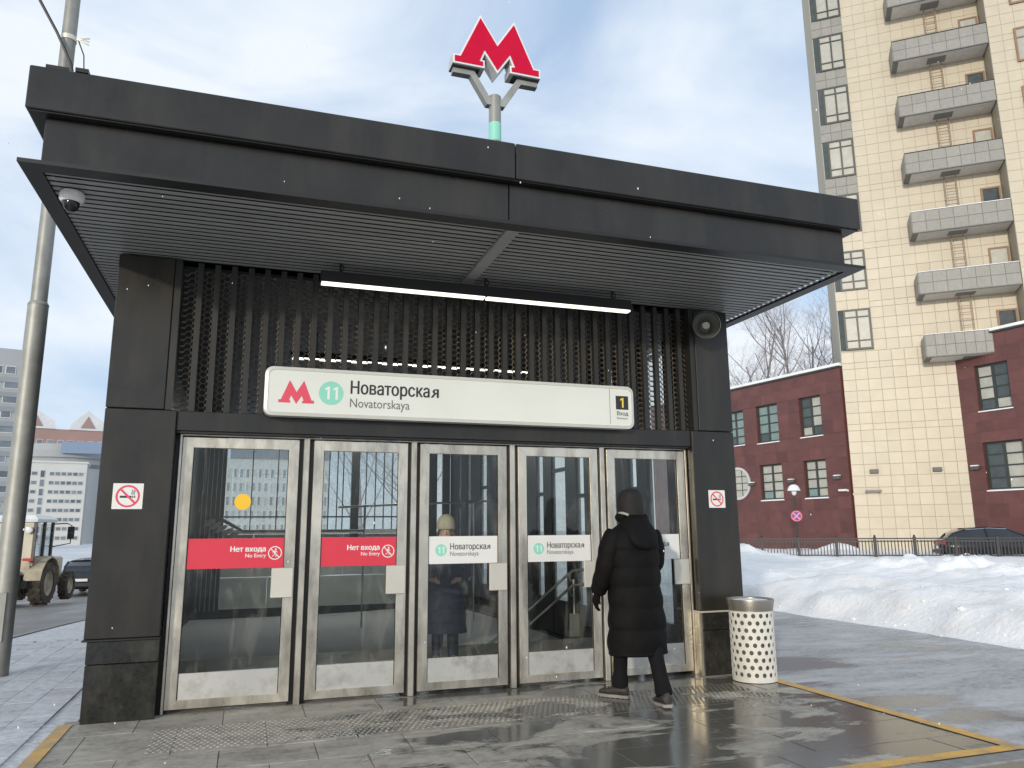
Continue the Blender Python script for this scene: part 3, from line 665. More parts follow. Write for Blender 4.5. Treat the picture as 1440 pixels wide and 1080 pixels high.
# ---------------------------------------------------------------- things on the pavilion
# station name sign
sg = thing('station_sign', 'long white station name sign with red metro letter hanging over the doors', 'sign', (2.46, -.20, 2.462))
hx, hz = 1.808, .437
MB().prism(rrect(-hx, hx, 0, hz, .07), -.06, .055).build('case', mat('sign_case', (.66, .66, .60), .4, .1, .05), sg, 30)
MB().prism(rrect(-hx+.022, hx-.022, .022, hz-.022, .055), -.064, -.058).build('face', SIGNW, sg)
rim = MB()
o_, i_ = rrect(-hx+.003, hx-.003, .003, hz-.003, .068), rrect(-hx+.030, hx-.030, .030, hz-.030, .05)
for k in range(len(o_)):
    k2 = (k+1) % len(o_); rim.quad([(o_[k][0], -.0602, o_[k][1]), (o_[k2][0], -.0602, o_[k2][1]), (i_[k2][0], -.072, i_[k2][1]), (i_[k][0], -.072, i_[k][1])])
    rim.quad([(i_[k][0], -.072, i_[k][1]), (i_[k2][0], -.072, i_[k2][1]), (i_[k2][0], -.064, i_[k2][1]), (i_[k][0], -.064, i_[k][1])])
rim.build('rim', mat('sign_rim', (.72, .72, .66), .35, .1, .04), sg)
ms = .305
MB().prism([(-1.535+a*ms, .115+b*ms*.95) for a, b in MLET], -.0665, -.0645).build('metro_letter', SIGNR, sg)
disc(-1.235, .218, .108, -.0665, -.0645, 40).build('line_badge', MINT, sg)
for dx in (-.030, .042): one_digit(-1.235+dx, .160, .116, -.0667, TEXTW, sg)
text_obj('lettering', text_mb('Новаторская', .165, -1.072, .222, -.066, 'LEFT', .0030, .815), TEXTK, sg)
text_obj('lettering', text_mb('Novatorskaya', .118, -1.072, .098, -.066, 'LEFT', -.0005, .545), TEXTG, sg)
MB().box(1.535, 1.539, -.0662, -.0645, .045, .40).build('divider', TEXTG, sg)
MB().box(1.605, 1.745, -.0665, -.0645, .195, .335).build('exit_number_plate', TEXTK, sg)
one_digit(1.675, .215, .10, -.0667, mat('text_yellow', (.9, .68, .08), .5, 0, .02), sg, 'exit_number')
text_obj('lettering', text_mb('Вход', .055, 1.610, .135, -.066, 'LEFT', .0005), TEXTK, sg)
text_obj('lettering', text_mb('Entrance', .034, 1.610, .095, -.066), TEXTG, sg)
for xx in (-1.2, 0, 1.2): MB().box(xx-.03, xx+.03, .056, .12, .1, .34).build('mounting_bracket', BLACKD, sg)
# linear lamp
lm = thing('linear_lamp', 'long black hanging tube lamp with lit underside below the canopy', 'lamp', (2.635, -.40, 3.655))
MB().cbox(-1.555, 1.555, -.05, .05, .012, .115, .006).build('housing', BLACKD, lm)
MB().box(-1.545, -.012, -.038, .038, -.003, .012).build('diffuser', LAMPE, lm); MB().box(.012, 1.545, -.038, .038, -.003, .012).build('diffuser', LAMPE, lm)
for xx in (-1.38, .0, 1.36):
    MB().tube([(xx, 0, .11), (xx, 0, .205)], .010, 8).build('hanger', BLACKD, lm, 40)
    MB().tube([(xx, 0, .205), (xx+.03, -.01, .17), (xx+.02, -.02, .135), (xx, -.02, .118)], .006, 6).build('cable', BLACKD, lm, 40)
# dome camera
dc = thing('dome_camera', 'white dome security camera under the left corner of the canopy', 'camera', (-.735, -1.36, 3.845))
MB().lathe([(.075, .0), (.082, -.02), (.080, -.055), (.066, -.075)], 28).build('housing', CAMW, dc, 40)
MB().lathe([(.055, -.074), (.054, -.095), (.043, -.122), (.022, -.138), (.004, -.142)], 24).build('dome', DOME, dc, 60)
# horn loudspeaker
hs = thing('horn_loudspeaker', 'grey horn loudspeaker high on the right pier', 'loudspeaker', (5.15, -.15, 3.615), 0)
Mh = Matrix.Translation((.03, -.10, .0)) @ Matrix.Scale(1.12, 4) @ Matrix.Rotation(R(-28), 4, 'Z') @ Matrix.Rotation(R(8), 4, 'X') @ Matrix.Rotation(R(90), 4, 'X')
HORN = mat('horn_grey', (.46, .46, .42), .45, 0, .1)
MB().lathe([(.125, .20), (.130, .19), (.118, .12), (.080, .06), (.062, .0), (.06, -.05), (.0, -.05)][::-1], 28, Mh, cap=False).build('horn', HORN, hs, 50)
MB().lathe([(.118, .185), (.100, .12), (.066, .06), (.05, .02), (.0, .02)], 28, Mh, cap=False).build('throat', mat('horn_inner', (.20, .195, .17), .5, 0, .1), hs, 50)
MB().lathe([(.034, .03), (.040, .10), (.034, .135), (.0, .14)], 20, Mh, cap=False).build('reflex_cone', HORN, hs, 50)
MB().box(-.03, .07, -.05, .0, -.03, .05).build('bracket', BLACKD, hs)
# no-smoking plates
def no_smoking(x, z, s, label, y=-.151):
    t = thing('no_smoking_sign', label, 'sign', (x, y, z), 0, 'no smoking plates on the piers')
    h = s/2
    MB().prism(rrect(-h, h, -h*.92, h*.92, .004, 2), -.003, 0).build('plate', WHITE, t)
    annulus(0, 0, h*.66, h*.80, -.0045, -.003).build('red_ring', SIGNR, t)
    MB().box(-h*.52, h*.25, -.0045, -.003, -h*.12, h*.03).build('cigarette', TEXTK, t)
    for k in (.30, .42): MB().box(h*k, h*(k+.07), -.0045, -.003, -h*.12, h*.03).build('cigarette_tip', TEXTK, t)
    sm = MB()
    for k, dx in ((0, .30), (1, .44)):
        sm.tube([(h*dx, -.004, h*.10), (h*(dx-.07), -.004, h*.22), (h*(dx+.03), -.004, h*.34), (h*(dx-.04), -.004, h*.46)], h*.025, 5)
    sm.build('smoke', TEXTK, t)
    MB().prism([(-h*.53, h*.43), (-h*.43, h*.53), (h*.53, -h*.43), (h*.43, -h*.53)], -.0062, -.0046).build('red_bar', SIGNR, t)
no_smoking(-.372, 1.755, .228, 'square white no smoking plate on the left pier of the pavilion')
no_smoking(5.272, 1.765, .20, 'square white no smoking plate on the right pier, behind the man in black')
# metro letter on its pole
ml = thing('metro_letter_sign', 'large red metro letter M on a forked grey pole above the roof', 'sign', (2.485, -1.2, 4.50))
W_ = .80; zb = 1.03
red = [(a*W_, zb+b*W_*.87) for a, b in MLET]
MB().prism(grow(red, .014), -.075, .075).build('letter_case', RIMG, ml)
MB().prism(grow(red, .012), -.081, -.0755).build('white_edge', mat('edge_white', (.8, .8, .8), .4, 0, .02), ml)
MB().prism(grow(red, -.004), -.087, -.0815).build('red_face', METRO, ml); MB().prism(grow(red, -.004), .0755, .082).build('red_face', METRO, ml)
MB().lathe([(.055, -.05), (.055, .36)], 24).build('pole', POLEG, ml, 40); MB().lathe([(.055, .535), (.055, .80), (.05, .805)], 24).build('pole', POLEG, ml, 40)
MB().lathe([(.0565, .36), (.0565, .535)], 24).build('mint_band', MINT, ml, 40)
for sgn in (-1, 1):
    pl = [(0.03, .70), (.085, .70), (.24, .955), (.40, .955), (.40, 1.005), (.205, 1.005), (.06, .775), (.03, .775)]
    MB().prism([(sgn*a, b) for a, b in pl], -.035, .035).build('fork_arm', POLEG, ml)
    MB().box(min(sgn*.16, sgn*.41), max(sgn*.16, sgn*.41), -.055, .055, 1.003, 1.017).build('bracket', BLACKD, ml)

# ---------------------------------------------------------------- street furniture near the pavilion
# tall lamp pole on the left pavement
lp = thing('lamp_pole', 'tall galvanised steel pole standing left of the pavilion', 'pole', (-1.83, 2.52, 0))
MB().lathe([(.110, -.05), (.108, 1.4), (.105, 4.02)], 28).build('lower_shaft', POLEG, lp, 40)
MB().lathe([(.107, 4.02), (.109, 4.03), (.096, 4.06), (.085, 4.065)], 28).build('collar', POLEG, lp, 40)
MB().lathe([(.085, 4.06), (.080, 8.0), (.076, 11.0)], 24).build('upper_shaft', POLEG, lp, 40)
MB().cbox(-.042, .042, -.116, -.09, .35, .85, .004).build('service_hatch', POLEG, lp)
MB().lathe([(.090, 7.40), (.090, 7.46)], 24).build('clamp', STEELP, lp, 40)
for a in range(3):
    MB().tube([(.10, -.05, 7.42), (.18+.02*a, -.07, 7.38+.03*a), (.24, -.06, 7.36+.045*a)], .008, 6).build('clamp_wire', STEELP, lp, 40)
wr = MB().tube([(-1.4, -.9, 9.4), (-.72, -.55, 8.45), (-.10, -.13, 7.42), (.10, -.16, 7.0), (.22, -.22, 6.4)], .018, 6)
tag(wr.build('power_cable', BLACKD, None, 40, (-1.83, 2.52, 0)), 'black cable strung to the clamp on the tall lamp pole', 'cable')
tag(MB().tube([(.12, -.05, 7.40), (.20, -.08, 7.2), (.24, -.1, 6.8), (.22, -.14, 6.3)], .008, 6).build('thin_cable', BLACKD, None, 40, (-1.83, 2.52, 0)), 'thin looped cable hanging from the clamp of the tall lamp pole', 'cable')

# perforated litter bin
bn = thing('litter_bin', 'cream perforated metal litter bin beside the right pier', 'bin', (5.355, -.50, .006))
rb, zb0, zb1 = .212, .02, .665
mb = MB(); cols, rws = 18, 9
cw = 2*math.pi/(cols*2); zh = (zb1-zb0-.03)/rws
def cyl(a, z, r=rb): return (r*math.cos(a), r*math.sin(a), z)
for rI in range(rws):
    zc = zb0+.015+zh*(rI+.5); off = cw if rI % 2 else 0
    for cI in range(cols):
        a0 = 2*cw*cI+off; n8 = 16; hole = []; outer = []
        rad_a, rad_z = .0205/rb, .0215
        for k in range(n8):
            t = 2*math.pi*k/n8; hole.append((a0+rad_a*math.cos(t), zc+rad_z*math.sin(t)))
            c_, s_ = math.cos(t), math.sin(t); m_ = max(abs(c_), abs(s_)); outer.append((a0+cw*c_/m_, zc+zh/2*s_/m_))
        for k in range(n8):
            k2 = (k+1) % n8
            mb.quad([cyl(*hole[k]), cyl(*outer[k]), cyl(*outer[k2]), cyl(*hole[k2])])
            mb.quad([cyl(*hole[k]), cyl(*hole[k2]), cyl(*hole[k2], rb-.006), cyl(*hole[k], rb-.006)])
for za, zc in ((zb0-.02, zb0+.015), (zb1-.015, zb1)):
    mb.rings([[cyl(2*math.pi*k/48, z) for k in range(48)] for z in (za, zc)], cap=False)
mb.build('perforated_shell', BINP, bn)
MB().lathe([(.19, .0), (.19, .66)], 32, cap=False).build('inner_liner', BINI, bn, 40)
MB().lathe([(.212, .0), (.212, .004), (.02, .004)], 32).build('bottom', BINP, bn)
MB().lathe([(.2135, .655), (.214, .67), (.232, .755), (.230, .765), (.214, .755), (.205, .66)], 40, cap=False).build('rim', BINR, bn, 40)
MB().lathe([(.004, .752), (.10, .757), (.17, .752), (.206, .735), (.206, .70), (.004, .70)], 32).build('snow_cap', SNOW, bn, 50)

# ---------------------------------------------------------------- people
def skin_body(verts, edges, rad, m, name, parent, root=0, sub=2):
    me = bpy.data.meshes.new(name); me.from_pydata(verts, edges, []); o = bpy.data.objects.new(name, me); COL.objects.link(o)
    md = o.modifiers.new('s', 'SKIN'); md.use_smooth_shade = True
    for i, v in enumerate(me.skin_vertices[0].data):
        r = rad[i]; v.radius = r if isinstance(r, tuple) else (r, r); v.use_root = (i == root)
    sb_ = o.modifiers.new('u', 'SUBSURF'); sb_.levels = sub; sb_.render_levels = sub
    bpy.context.view_layer.update()
    dg = bpy.context.evaluated_depsgraph_get(); m2 = bpy.data.meshes.new_from_object(o.evaluated_get(dg)); m2.name = name
    bpy.data.objects.remove(o); m2.materials.clear(); m2.materials.append(m)
    for p in m2.polygons: p.use_smooth = True
    return link(name, m2, parent)
def loft(rings_def, n=28, wr=.0, seed=0, tilt=None):
    """rings_def: (cx, cy, z, rx, ry)"""
    rs = []
    for (cx, cy, z, rx, ry) in rings_def:
        ring = []
        for j in range(n):
            a = 2*math.pi*j/n
            w = 1+wr*noise.noise(Vector((math.cos(a)*2.2+seed, math.sin(a)*2.2, z*7)))
            ring.append((cx+rx*math.cos(a)*w, cy+ry*math.sin(a)*w, z))
        rs.append(ring)
    return MB().rings(rs)
def smooth_path(pts, k=5):
    out = []
    n = len(pts)
    for i in range(n-1):
        p0, p1, p2, p3 = (Vector(pts[max(0, min(n-1, i+d))]) for d in (-1, 0, 1, 2))
        for s in range(k):
            t = s/k
            out.append(.5*((2*p1)+(p2-p0)*t+(2*p0-5*p1+4*p2-p3)*t*t+(3*p1-p0-3*p2+p3)*t*t*t))
    out.append(Vector(pts[-1])); return out
def sleeve(ctrl, rads, k=7, puffs=5, amp=.06, n=16):
    P = smooth_path(ctrl, k); N = len(P); rr = []
    for i in range(N):
        t = i/(N-1)*(len(rads)-1); a = int(min(t, len(rads)-2)); r = rads[a]+(rads[a+1]-rads[a])*(t-a)
        rr.append(r*(1+amp*abs(math.sin(math.pi*puffs*i/(N-1)))-amp*.6))
    return MB().tube(P, rr, n)
def hand(parent, at, direc, side, m, name='glove', s=1.0):
    """palm and five curled fingers hanging along direc"""
    d = Vector(direc).normalized(); fwd = Vector((0, 1, 0)); w = d.cross(fwd).normalized(); nrm = w.cross(d).normalized()
    at = Vector(at); mb = MB()
    mb.tube([at-d*.02*s, at+d*.03*s, at+d*.075*s, at+d*.095*s], [.026*s, .034*s, .036*s, .026*s], 10)
    for k, (off, L) in enumerate(((-.028, .062), (-.010, .074), (.010, .070), (.027, .054))):
        p = at+d*.085*s+nrm*off*s
        mb.tube([p-d*.02*s, p+d*L*.45*s, p+d*L*.8*s+w*side*.016*s, p+d*L*s+w*side*.034*s], [.010*s, .0098*s, .009*s, .006*s], 7)
    p = at+d*.02*s-nrm*.026*s
    mb.tube([p, p+d*.035*s-nrm*.022*s, p+d*.065*s-nrm*.024*s+w*side*.012*s], [.013*s, .011*s, .007*s], 7)
    return mb.build(name, m, parent, 60)
def shoe(parent, x, y, z, yaw, pitch=0):
    M = Matrix.Translation((x, y, z)) @ Matrix.Rotation(yaw, 4, 'Z') @ Matrix.Rotation(pitch, 4, 'X')
    up = []
    for (yy, w, h) in ((-.085, .030, .055), (-.075, .040, .095), (-.03, .043, .108), (.03, .044, .088), (.09, .049, .066), (.15, .046, .050), (.185, .030, .036)):
        up.append([M @ Vector((w*math.cos(a)*(1 if math.sin(a) < .2 else .85), yy, .018+max(0, h*(.5+.5*math.sin(a))))) for a in (2*math.pi*j/14 for j in range(14))])
    o = MB().rings(up).build('shoe', SHOE, parent, 60)
    sl = []
    for (yy, w) in ((-.092, .028), (-.07, .042), (0, .041), (.09, .052), (.16, .047), (.196, .026)):
        sl.append([M @ Vector(q) for q in ((-w, yy, .0), (w, yy, .0), (w+.003, yy, .024), (-w-.003, yy, .024))])
    MB().rings(sl).build('sole', SOLE, o)
    for k in range(4):
        yy = .02+.028*k
        MB().tube([M @ Vector((-.03, yy, .095-.006*k)), M @ Vector((0, yy, .112-.013*k)), M @ Vector((.03, yy, .095-.006*k))], .004, 5).build('lace', SOLE, o)
def head_features(parent, c, yaw, m=SKIN, s=1.0):
    M = Matrix.Translation(c) @ Matrix.Rotation(yaw, 4, 'Z') @ Matrix.Scale(s, 4)
    for sg_ in (-1, 1):
        MB().lathe([(.0, -.011), (.009, -.006), (.012, 0), (.009, .006), (.0, .011)], 10, M @ Matrix.Translation((sg_*.032, .078, .006))).build('eye', mat('eye_white', (.65, .62, .58), .3, 0, .02), parent, 60)
        MB().lathe([(.0, -.004), (.005, 0), (.0, .004)], 8, M @ Matrix.Translation((sg_*.032, .0885, .006)) @ Matrix.Rotation(R(90), 4, 'X')).build('iris', HAIR, parent, 60)
        MB().tube([M @ Vector((sg_*.016, .090, .026)), M @ Vector((sg_*.034, .090, .031)), M @ Vector((sg_*.052, .078, .024))], .0022, 5).build('eyebrow', HAIR, parent)
        MB().lathe([(.0, -.03), (.016, -.022), (.02, 0), (.014, .024), (.0, .03)], 10, M @ Matrix.Translation((sg_*.078, .0, -.008)) @ Matrix.Scale(.45, 4, (1, 0, 0))).build('ear', m, parent, 60)
    MB().tube([M @ Vector((0, .084, .012)), M @ Vector((0, .098, -.012)), M @ Vector((0, .106, -.026)), M @ Vector((0, .088, -.034))], [.005, .0075, .0105, .006], 8).build('nose', m, parent, 60)
    MB().tube([M @ Vector((-.024, .084, -.062)), M @ Vector((0, .093, -.060)), M @ Vector((.024, .084, -.062))], [.003, .0065, .003], 7).build('mouth', mat('lips', (.42, .13, .12), .5, 0, .05), parent, 60)

# --- the man in the long black coat, walking up to the last door
mn = thing('person', 'person in a long black quilted coat and dark cap walking up to the rightmost door', 'person', (3.86, -.95, .006), R(6))
V = [(0, 0, .94), (0, .01, 1.12), (0, .02, 1.30), (0, .03, 1.44), (0, .045, 1.53), (0, .06, 1.60), (0, .065, 1.70), (0, .06, 1.77),
     (-.17, .02, 1.42), (-.235, .03, 1.17), (-.27, .14, .97), (.17, .02, 1.42), (.24, .06, 1.17), (.20, .25, 1.06),
     (-.09, .02, .88), (-.085, .15, .50), (-.08, .19, .11), (-.11, .29, .05), (.09, 0, .88), (.075, -.10, .50), (.06, -.27, .12), (.07, -.18, .05)]
Ed = [(0,1),(1,2),(2,3),(3,4),(4,5),(5,6),(6,7),(3,8),(8,9),(9,10),(3,11),(11,12),(12,13),(0,14),(14,15),(15,16),(16,17),(0,18),(18,19),(19,20),(20,21)]
Rd = [(.15,.12),(.14,.11),(.16,.11),(.10,.09),.058,(.072,.085),(.078,.095),.05,.062,.05,.036,.062,.05,.036,.088,.06,.04,.03,.088,.06,.04,.03]
body = skin_body(V, Ed, Rd, SKIN, 'body', mn)
head_features(mn, (0, .065, 1.67), R(8))
# trousers as two tapered legs
for (hip, kn, an) in (((-.085, .02, .90), (-.085, .14, .50), (-.082, .19, .09)), ((.085, 0, .90), (.08, -.10, .50), (.06, -.27, .085))):
    P = smooth_path([hip, kn, an], 8); N = len(P)
    mb = MB().tube(P, [(.105-.042*min(1, i/(N*.7)))*(1+.05*math.sin(i*2.2)*(i/N)) + (.008 if i > N-4 else 0) for i in range(N)], 16); mb.build('trouser_leg', TROUS, mn, 60)
shoe(mn, -.085, .20, .0, R(34)); shoe(mn, .06, -.27, .0, R(-14), R(-4))
# coat: quilted tube from hem to neck
rings_ = []
prof = [(.385, .272, .205), (.40, .278, .212), (.60, .268, .205), (.80, .258, .195), (1.0, .250, .188), (1.15, .252, .186), (1.30, .258, .182), (1.40, .235, .165), (1.46, .170, .130), (1.50, .105, .105), (1.53, .09, .095)]
seams = [.40, .595, .775, .955, 1.115, 1.265, 1.40, 1.50]
N = 92
for i in range(N+1):
    z = .385+(1.53-.385)*i/N
    for a in range(len(prof)-1):
        if prof[a][0] <= z <= prof[a+1][0]: break
    t = (z-prof[a][0])/(prof[a+1][0]-prof[a][0]); rx = prof[a][1]+(prof[a+1][1]-prof[a][1])*t; ry = prof[a][2]+(prof[a+1][2]-prof[a][2])*t
    b = 1.0
    for sI in range(len(seams)-1):
        if seams[sI] <= z <= seams[sI+1]:
            b = .955+.062*math.sin(math.pi*(z-seams[sI])/(seams[sI+1]-seams[sI]))**.55
    rings_.append((.012*math.sin(z*3)-.01, .015, z, rx*b, ry*b))
co = loft(rings_, 44, .05, 3).build('coat', COAT, mn, 70)
sleeve([(-.185, .02, 1.42), (-.245, .02, 1.30), (-.272, .05, 1.14), (-.285, .13, .98), (-.285, .18, .91)], [.085, .098, .092, .080, .066], puffs=5).build('sleeve', COAT, co, 70)
sleeve([(.185, .02, 1.42), (.225, .03, 1.30), (.245, .07, 1.15), (.215, .20, 1.07), (.17, .32, 1.06)], [.085, .095, .088, .075, .062], puffs=5).build('sleeve', COAT, co, 70)
hand(mn, (-.288, .19, .895), (-.02, .25, -1), 1, COAT, s=1.0); hand(mn, (.165, .335, 1.06), (-.3, 1, .05), -1, COAT)
# hood lying on the back, collar and cap
hd = []
for z, rx, ry, cy in ((1.275, .03, .02, -.175), (1.285, .085, .045, -.165), (1.32, .135, .062, -.15), (1.37, .158, .072, -.125), (1.42, .160, .085, -.095), (1.47, .150, .098, -.06), (1.52, .132, .105, -.02), (1.555, .118, .105, .01), (1.575, .10, .09, .02)):
    hd.append((0, cy, z, rx, ry))
loft(hd, 26, .10, 8).build('hood', COAT, co, 70)
MB().tube(smooth_path([(-.10, -.02, 1.55), (-.108, .06, 1.565), (-.075, .13, 1.55), (0, .155, 1.53), (.075, .13, 1.55), (.108, .06, 1.565), (.10, -.02, 1.55)], 5), .034, 10).build('collar', COAT, co, 70)
MB().tube(smooth_path([(-.092, -.055, 1.575), (-.118, .0, 1.592), (-.112, .07, 1.590)], 4), .012, 8).build('collar_lining', mat('lining_grey', (.42, .40, .36), .8, 0, .1), co, 60)
cap = []
for (z, rx, ry, cy) in ((1.565, .086, .085, .03), (1.60, .096, .106, .045), (1.65, .101, .113, .055), (1.665, .103, .115, .055), (1.67, .099, .110, .055), (1.72, .097, .110, .055), (1.77, .085, .098, .05), (1.80, .058, .068, .045), (1.812, .02, .022, .045)): cap.append((0, cy, z, rx*1.2, ry*1.12))
loft(cap, 28, .03, 5).build('cap', mat('cap_dark', (.011, .010, .009), .75, 0, .2, 20, bump=.3, bscale=60), mn, 70)

# --- the woman behind the third door
wm = thing('person', 'woman in a beige knitted hat and dark blue coat standing inside the third door', 'person', (2.735, 1.5, 0), R(166))
V = [(0, 0, .82), (0, .01, .98), (0, .01, 1.14), (0, .02, 1.24), (0, .03, 1.31), (0, .03, 1.38), (0, .035, 1.46), (0, .03, 1.53),
     (-.15, .01, 1.23), (-.20, .03, 1.02), (-.17, .16, .92), (.15, .01, 1.23), (.20, .03, 1.02), (.17, .16, .92),
     (-.08, .0, .78), (-.085, .01, .43), (-.09, 0, .09), (-.09, .09, .04), (.08, 0, .78), (.085, .01, .43), (.09, 0, .09), (.09, .09, .04)]
Rd2 = [(.14,.11),(.13,.10),(.14,.10),(.085,.08),.05,(.068,.08),(.074,.09),.05,.055,.045,.032,.055,.045,.032,.08,.055,.038,.028,.08,.055,.038,.028]
skin_body(V, Ed, Rd2, SKIN, 'body', wm)
head_features(wm, (0, .03, 1.445), 0, s=.95)
r2 = []
for i in range(41):
    z = .34+(1.30-.34)*i/40; t = i/40
    rx = (.24-.03*t) if t < .75 else .2175-(t-.75)*.50
    ry = rx*.74; r2.append((0, .01, z, rx*(1+.012*math.sin(z*40)), ry*(1+.012*math.sin(z*40))))
cw_ = loft(r2, 32, .05, 2).build('coat', COATN, wm, 70)
for sg_ in (-1, 1):
    sleeve([(sg_*.15, .01, 1.23), (sg_*.21, .02, 1.10), (sg_*.215, .06, .98), (sg_*.165, .17, .93)], [.072, .078, .07, .055], puffs=4).build('sleeve', COATN, cw_, 70)
    hand(wm, (sg_*.155, .185, .925), (-sg_*.6, .7, -.1), sg_, SKIN, 'hand', .85)
    P = smooth_path([(sg_*.08, 0, .60), (sg_*.085, .01, .35), (sg_*.09, 0, .06)], 5); MB().tube(P, [.075-.02*i/len(P) for i in range(len(P))], 14).build('trouser_leg', COATN, wm, 60)
    shoe(wm, sg_*.09, .02, .0, R(-8*sg_))
MB().tube(smooth_path([(-.085, -.03, 1.315), (-.07, .08, 1.30), (0, .11, 1.295), (.07, .08, 1.30), (.085, -.03, 1.315), (0, -.09, 1.325), (-.085, -.03, 1.315)], 5), .032, 10).build('scarf', COATN, cw_, 60)
hat = [(0, .03, z, rx, ry) for z, rx, ry in ((1.470, .094, .102), (1.478, .103, .110), (1.505, .107, .114), (1.52, .103, .110), (1.56, .100, .108), (1.60, .085, .092), (1.63, .055, .06), (1.643, .025, .028), (1.646, .006, .006))]
loft(hat, 28, .02, 4).build('knitted_hat', HATB, wm, 70)
for sg_ in (-1, 1): MB().tube(smooth_path([(sg_*.05, .105, 1.478), (sg_*.082, .07, 1.455), (sg_*.092, .03, 1.40), (sg_*.088, .02, 1.34)], 4), [.012]*6+[.016]*7, 8).build('hair_strand', mat('hair_brown', (.16, .09, .05), .6, 0, .2), wm, 60)

# ---------------------------------------------------------------- tower and red wings on the right
TA = Vector((30.7, 25.66, 0)); TU = R(-39.8)      # local x runs along the facade to the right, local -y faces the camera
tw = thing('apartment_tower', 'tall beige tiled apartment tower with grey balconies and corner windows', 'building', TA, TU)
TILE = .60
def tp(mb, name, m, parent=tw, smooth=False): return mb.build(name, m, parent, smooth)
TH = 40.0
tp(MB().box(.17, 12.5, .02, 9, -.5, TH), 'wall_core', BEIGEJ)
tp(MB().box(8.72, 12.5, -1.29, .018, 11.3, TH), 'wall_core', BEIGEJ)
tmesh = {}
def tile_mesh(w, h, m=BEIGE, key=''):
    k = (round(w, 3), round(h, 3), key)
    if k not in tmesh: tmesh[k] = MB().cbox(0, w, -.030, 0, 0, h, .005).mesh('tile', m)
    return tmesh[k]
STO = 3.36
# wall areas left free for the corner bay
wins = [(10.98+STO*k, 10.98+STO*k+2.28) for k in range(8)]
tiles = []
rows_ = []; z = .2
k = 0
while z < TH-.7:
    h = .34 if k % 6 == 5 else .604
    rows_.append((z, h)); z += h; k += 1
for z, h in rows_:
    x = .18
    for j in range(20):
        w = .62
        if x+w > 8.74: break
        if x < 1.84 and z+h > 10.9: x += w if x+w < 1.84 else (1.84-x); continue
        if x > 5.55 and z < 9.4: break
        tiles.append((x, .0, z, w-.016, h-.016)); x += w
for z, h in rows_:
    if z < 11.3: continue
    for j in range(6): tiles.append((8.735+.62*j, -1.30, z, .604, h-.016))
cpos = Vector((.58, -7.19, 1.45)); Mtw = Matrix.Translation(TA) @ Matrix.Rotation(TU, 4, 'Z')
tiles.sort(key=lambda t: (Mtw @ Vector((t[0], t[1], t[2]))-cpos).length)
for (x, y, z, w, h) in tiles[:300]:
    link('tile', tile_mesh(w, h), tw, (x, y+.018, z))
mb = MB()
for (x, y, z, w, h) in tiles[300:]: mb.box(x, x+w, y-.012, y+.018, z, z+h)
stuff(tp(mb, 'upper_tiles', BEIGE))
# corner bay: windows with dark frames, spandrels beneath
def window(parent, x0, x1, z0, z1, y, colf, colp, nx=2, bars=None, fw=.07, dep=.10, sill=None, panes=None):
    w_ = MB()
    w_.box(x0, x1, y-.03, y+.05, z0, z0+fw).box(x0, x1, y-.03, y+.05, z1-fw, z1).box(x0, x0+fw, y-.029, y+.05, z0+fw, z1-fw).box(x1-fw, x1, y-.029, y+.05, z0+fw, z1-fw)
    o = w_.build('window', colf, parent)
    for i in range(1, nx):
        xx = x0+(x1-x0)*i/nx; MB().box(xx-fw*.45, xx+fw*.45, y-.035, y+.05, z0+fw, z1-fw).build('mullion', colf, o)
    for b in (bars or []):
        zz = z0+(z1-z0)*b; MB().box(x0+fw, x1-fw, y-.033, y+.04, zz-fw*.33, zz+fw*.33).build('glazing_bar', colf, o)
    for i in range(nx):
        a, b = x0+(x1-x0)*i/nx, x0+(x1-x0)*(i+1)/nx
        MB().box(a+.02, b-.02, y+.012, y+.02, z0+.02, z1-.02).build('pane', (panes or [colp])[i % len(panes or [colp])], o)
    if sill:
        mbs = MB().box(x0-.05, x1+.05, y-.22, y-.032, z0-.07, z0-.005); mbs.build('snowy_sill', SNOW, o)
    return o
for k, (za, zb_) in enumerate(wins):
    tp(MB().prism([(.30, .012), (.46, -.02), (1.83, -.02), (1.83, .012)], za, zb_, 'z'), 'bay_backing', FRAMEK)
    tp(MB().prism([(.20, .50), (.20, .02), (.46, -.021), (.30, .52)], za, zb_, 'z'), 'corner_glass', WIND)
    window(tw, .46, 1.82, za, zb_, -.055, FRAMEK, WINB, 2, [.22, .80], .10)
    # spandrel above this window
    z2 = wins[k+1][0] if k+1 < len(wins) else TH
    gm = GREYT if k >= 2 else BEIGE
    tp(MB().box(.16, 1.83, -.002, .02, zb_, z2), 'spandrel_backing', GREYTJ if k >= 2 else BEIGEJ)
    for r_ in range(2):
        for c_ in range(3):
            hh = (z2-zb_)/2
            link('spandrel_tile', tile_mesh(.545, hh-.016, gm, 'g' if k >= 2 else ''), tw, (.155+.56*c_, .0, zb_+hh*r_+.008))
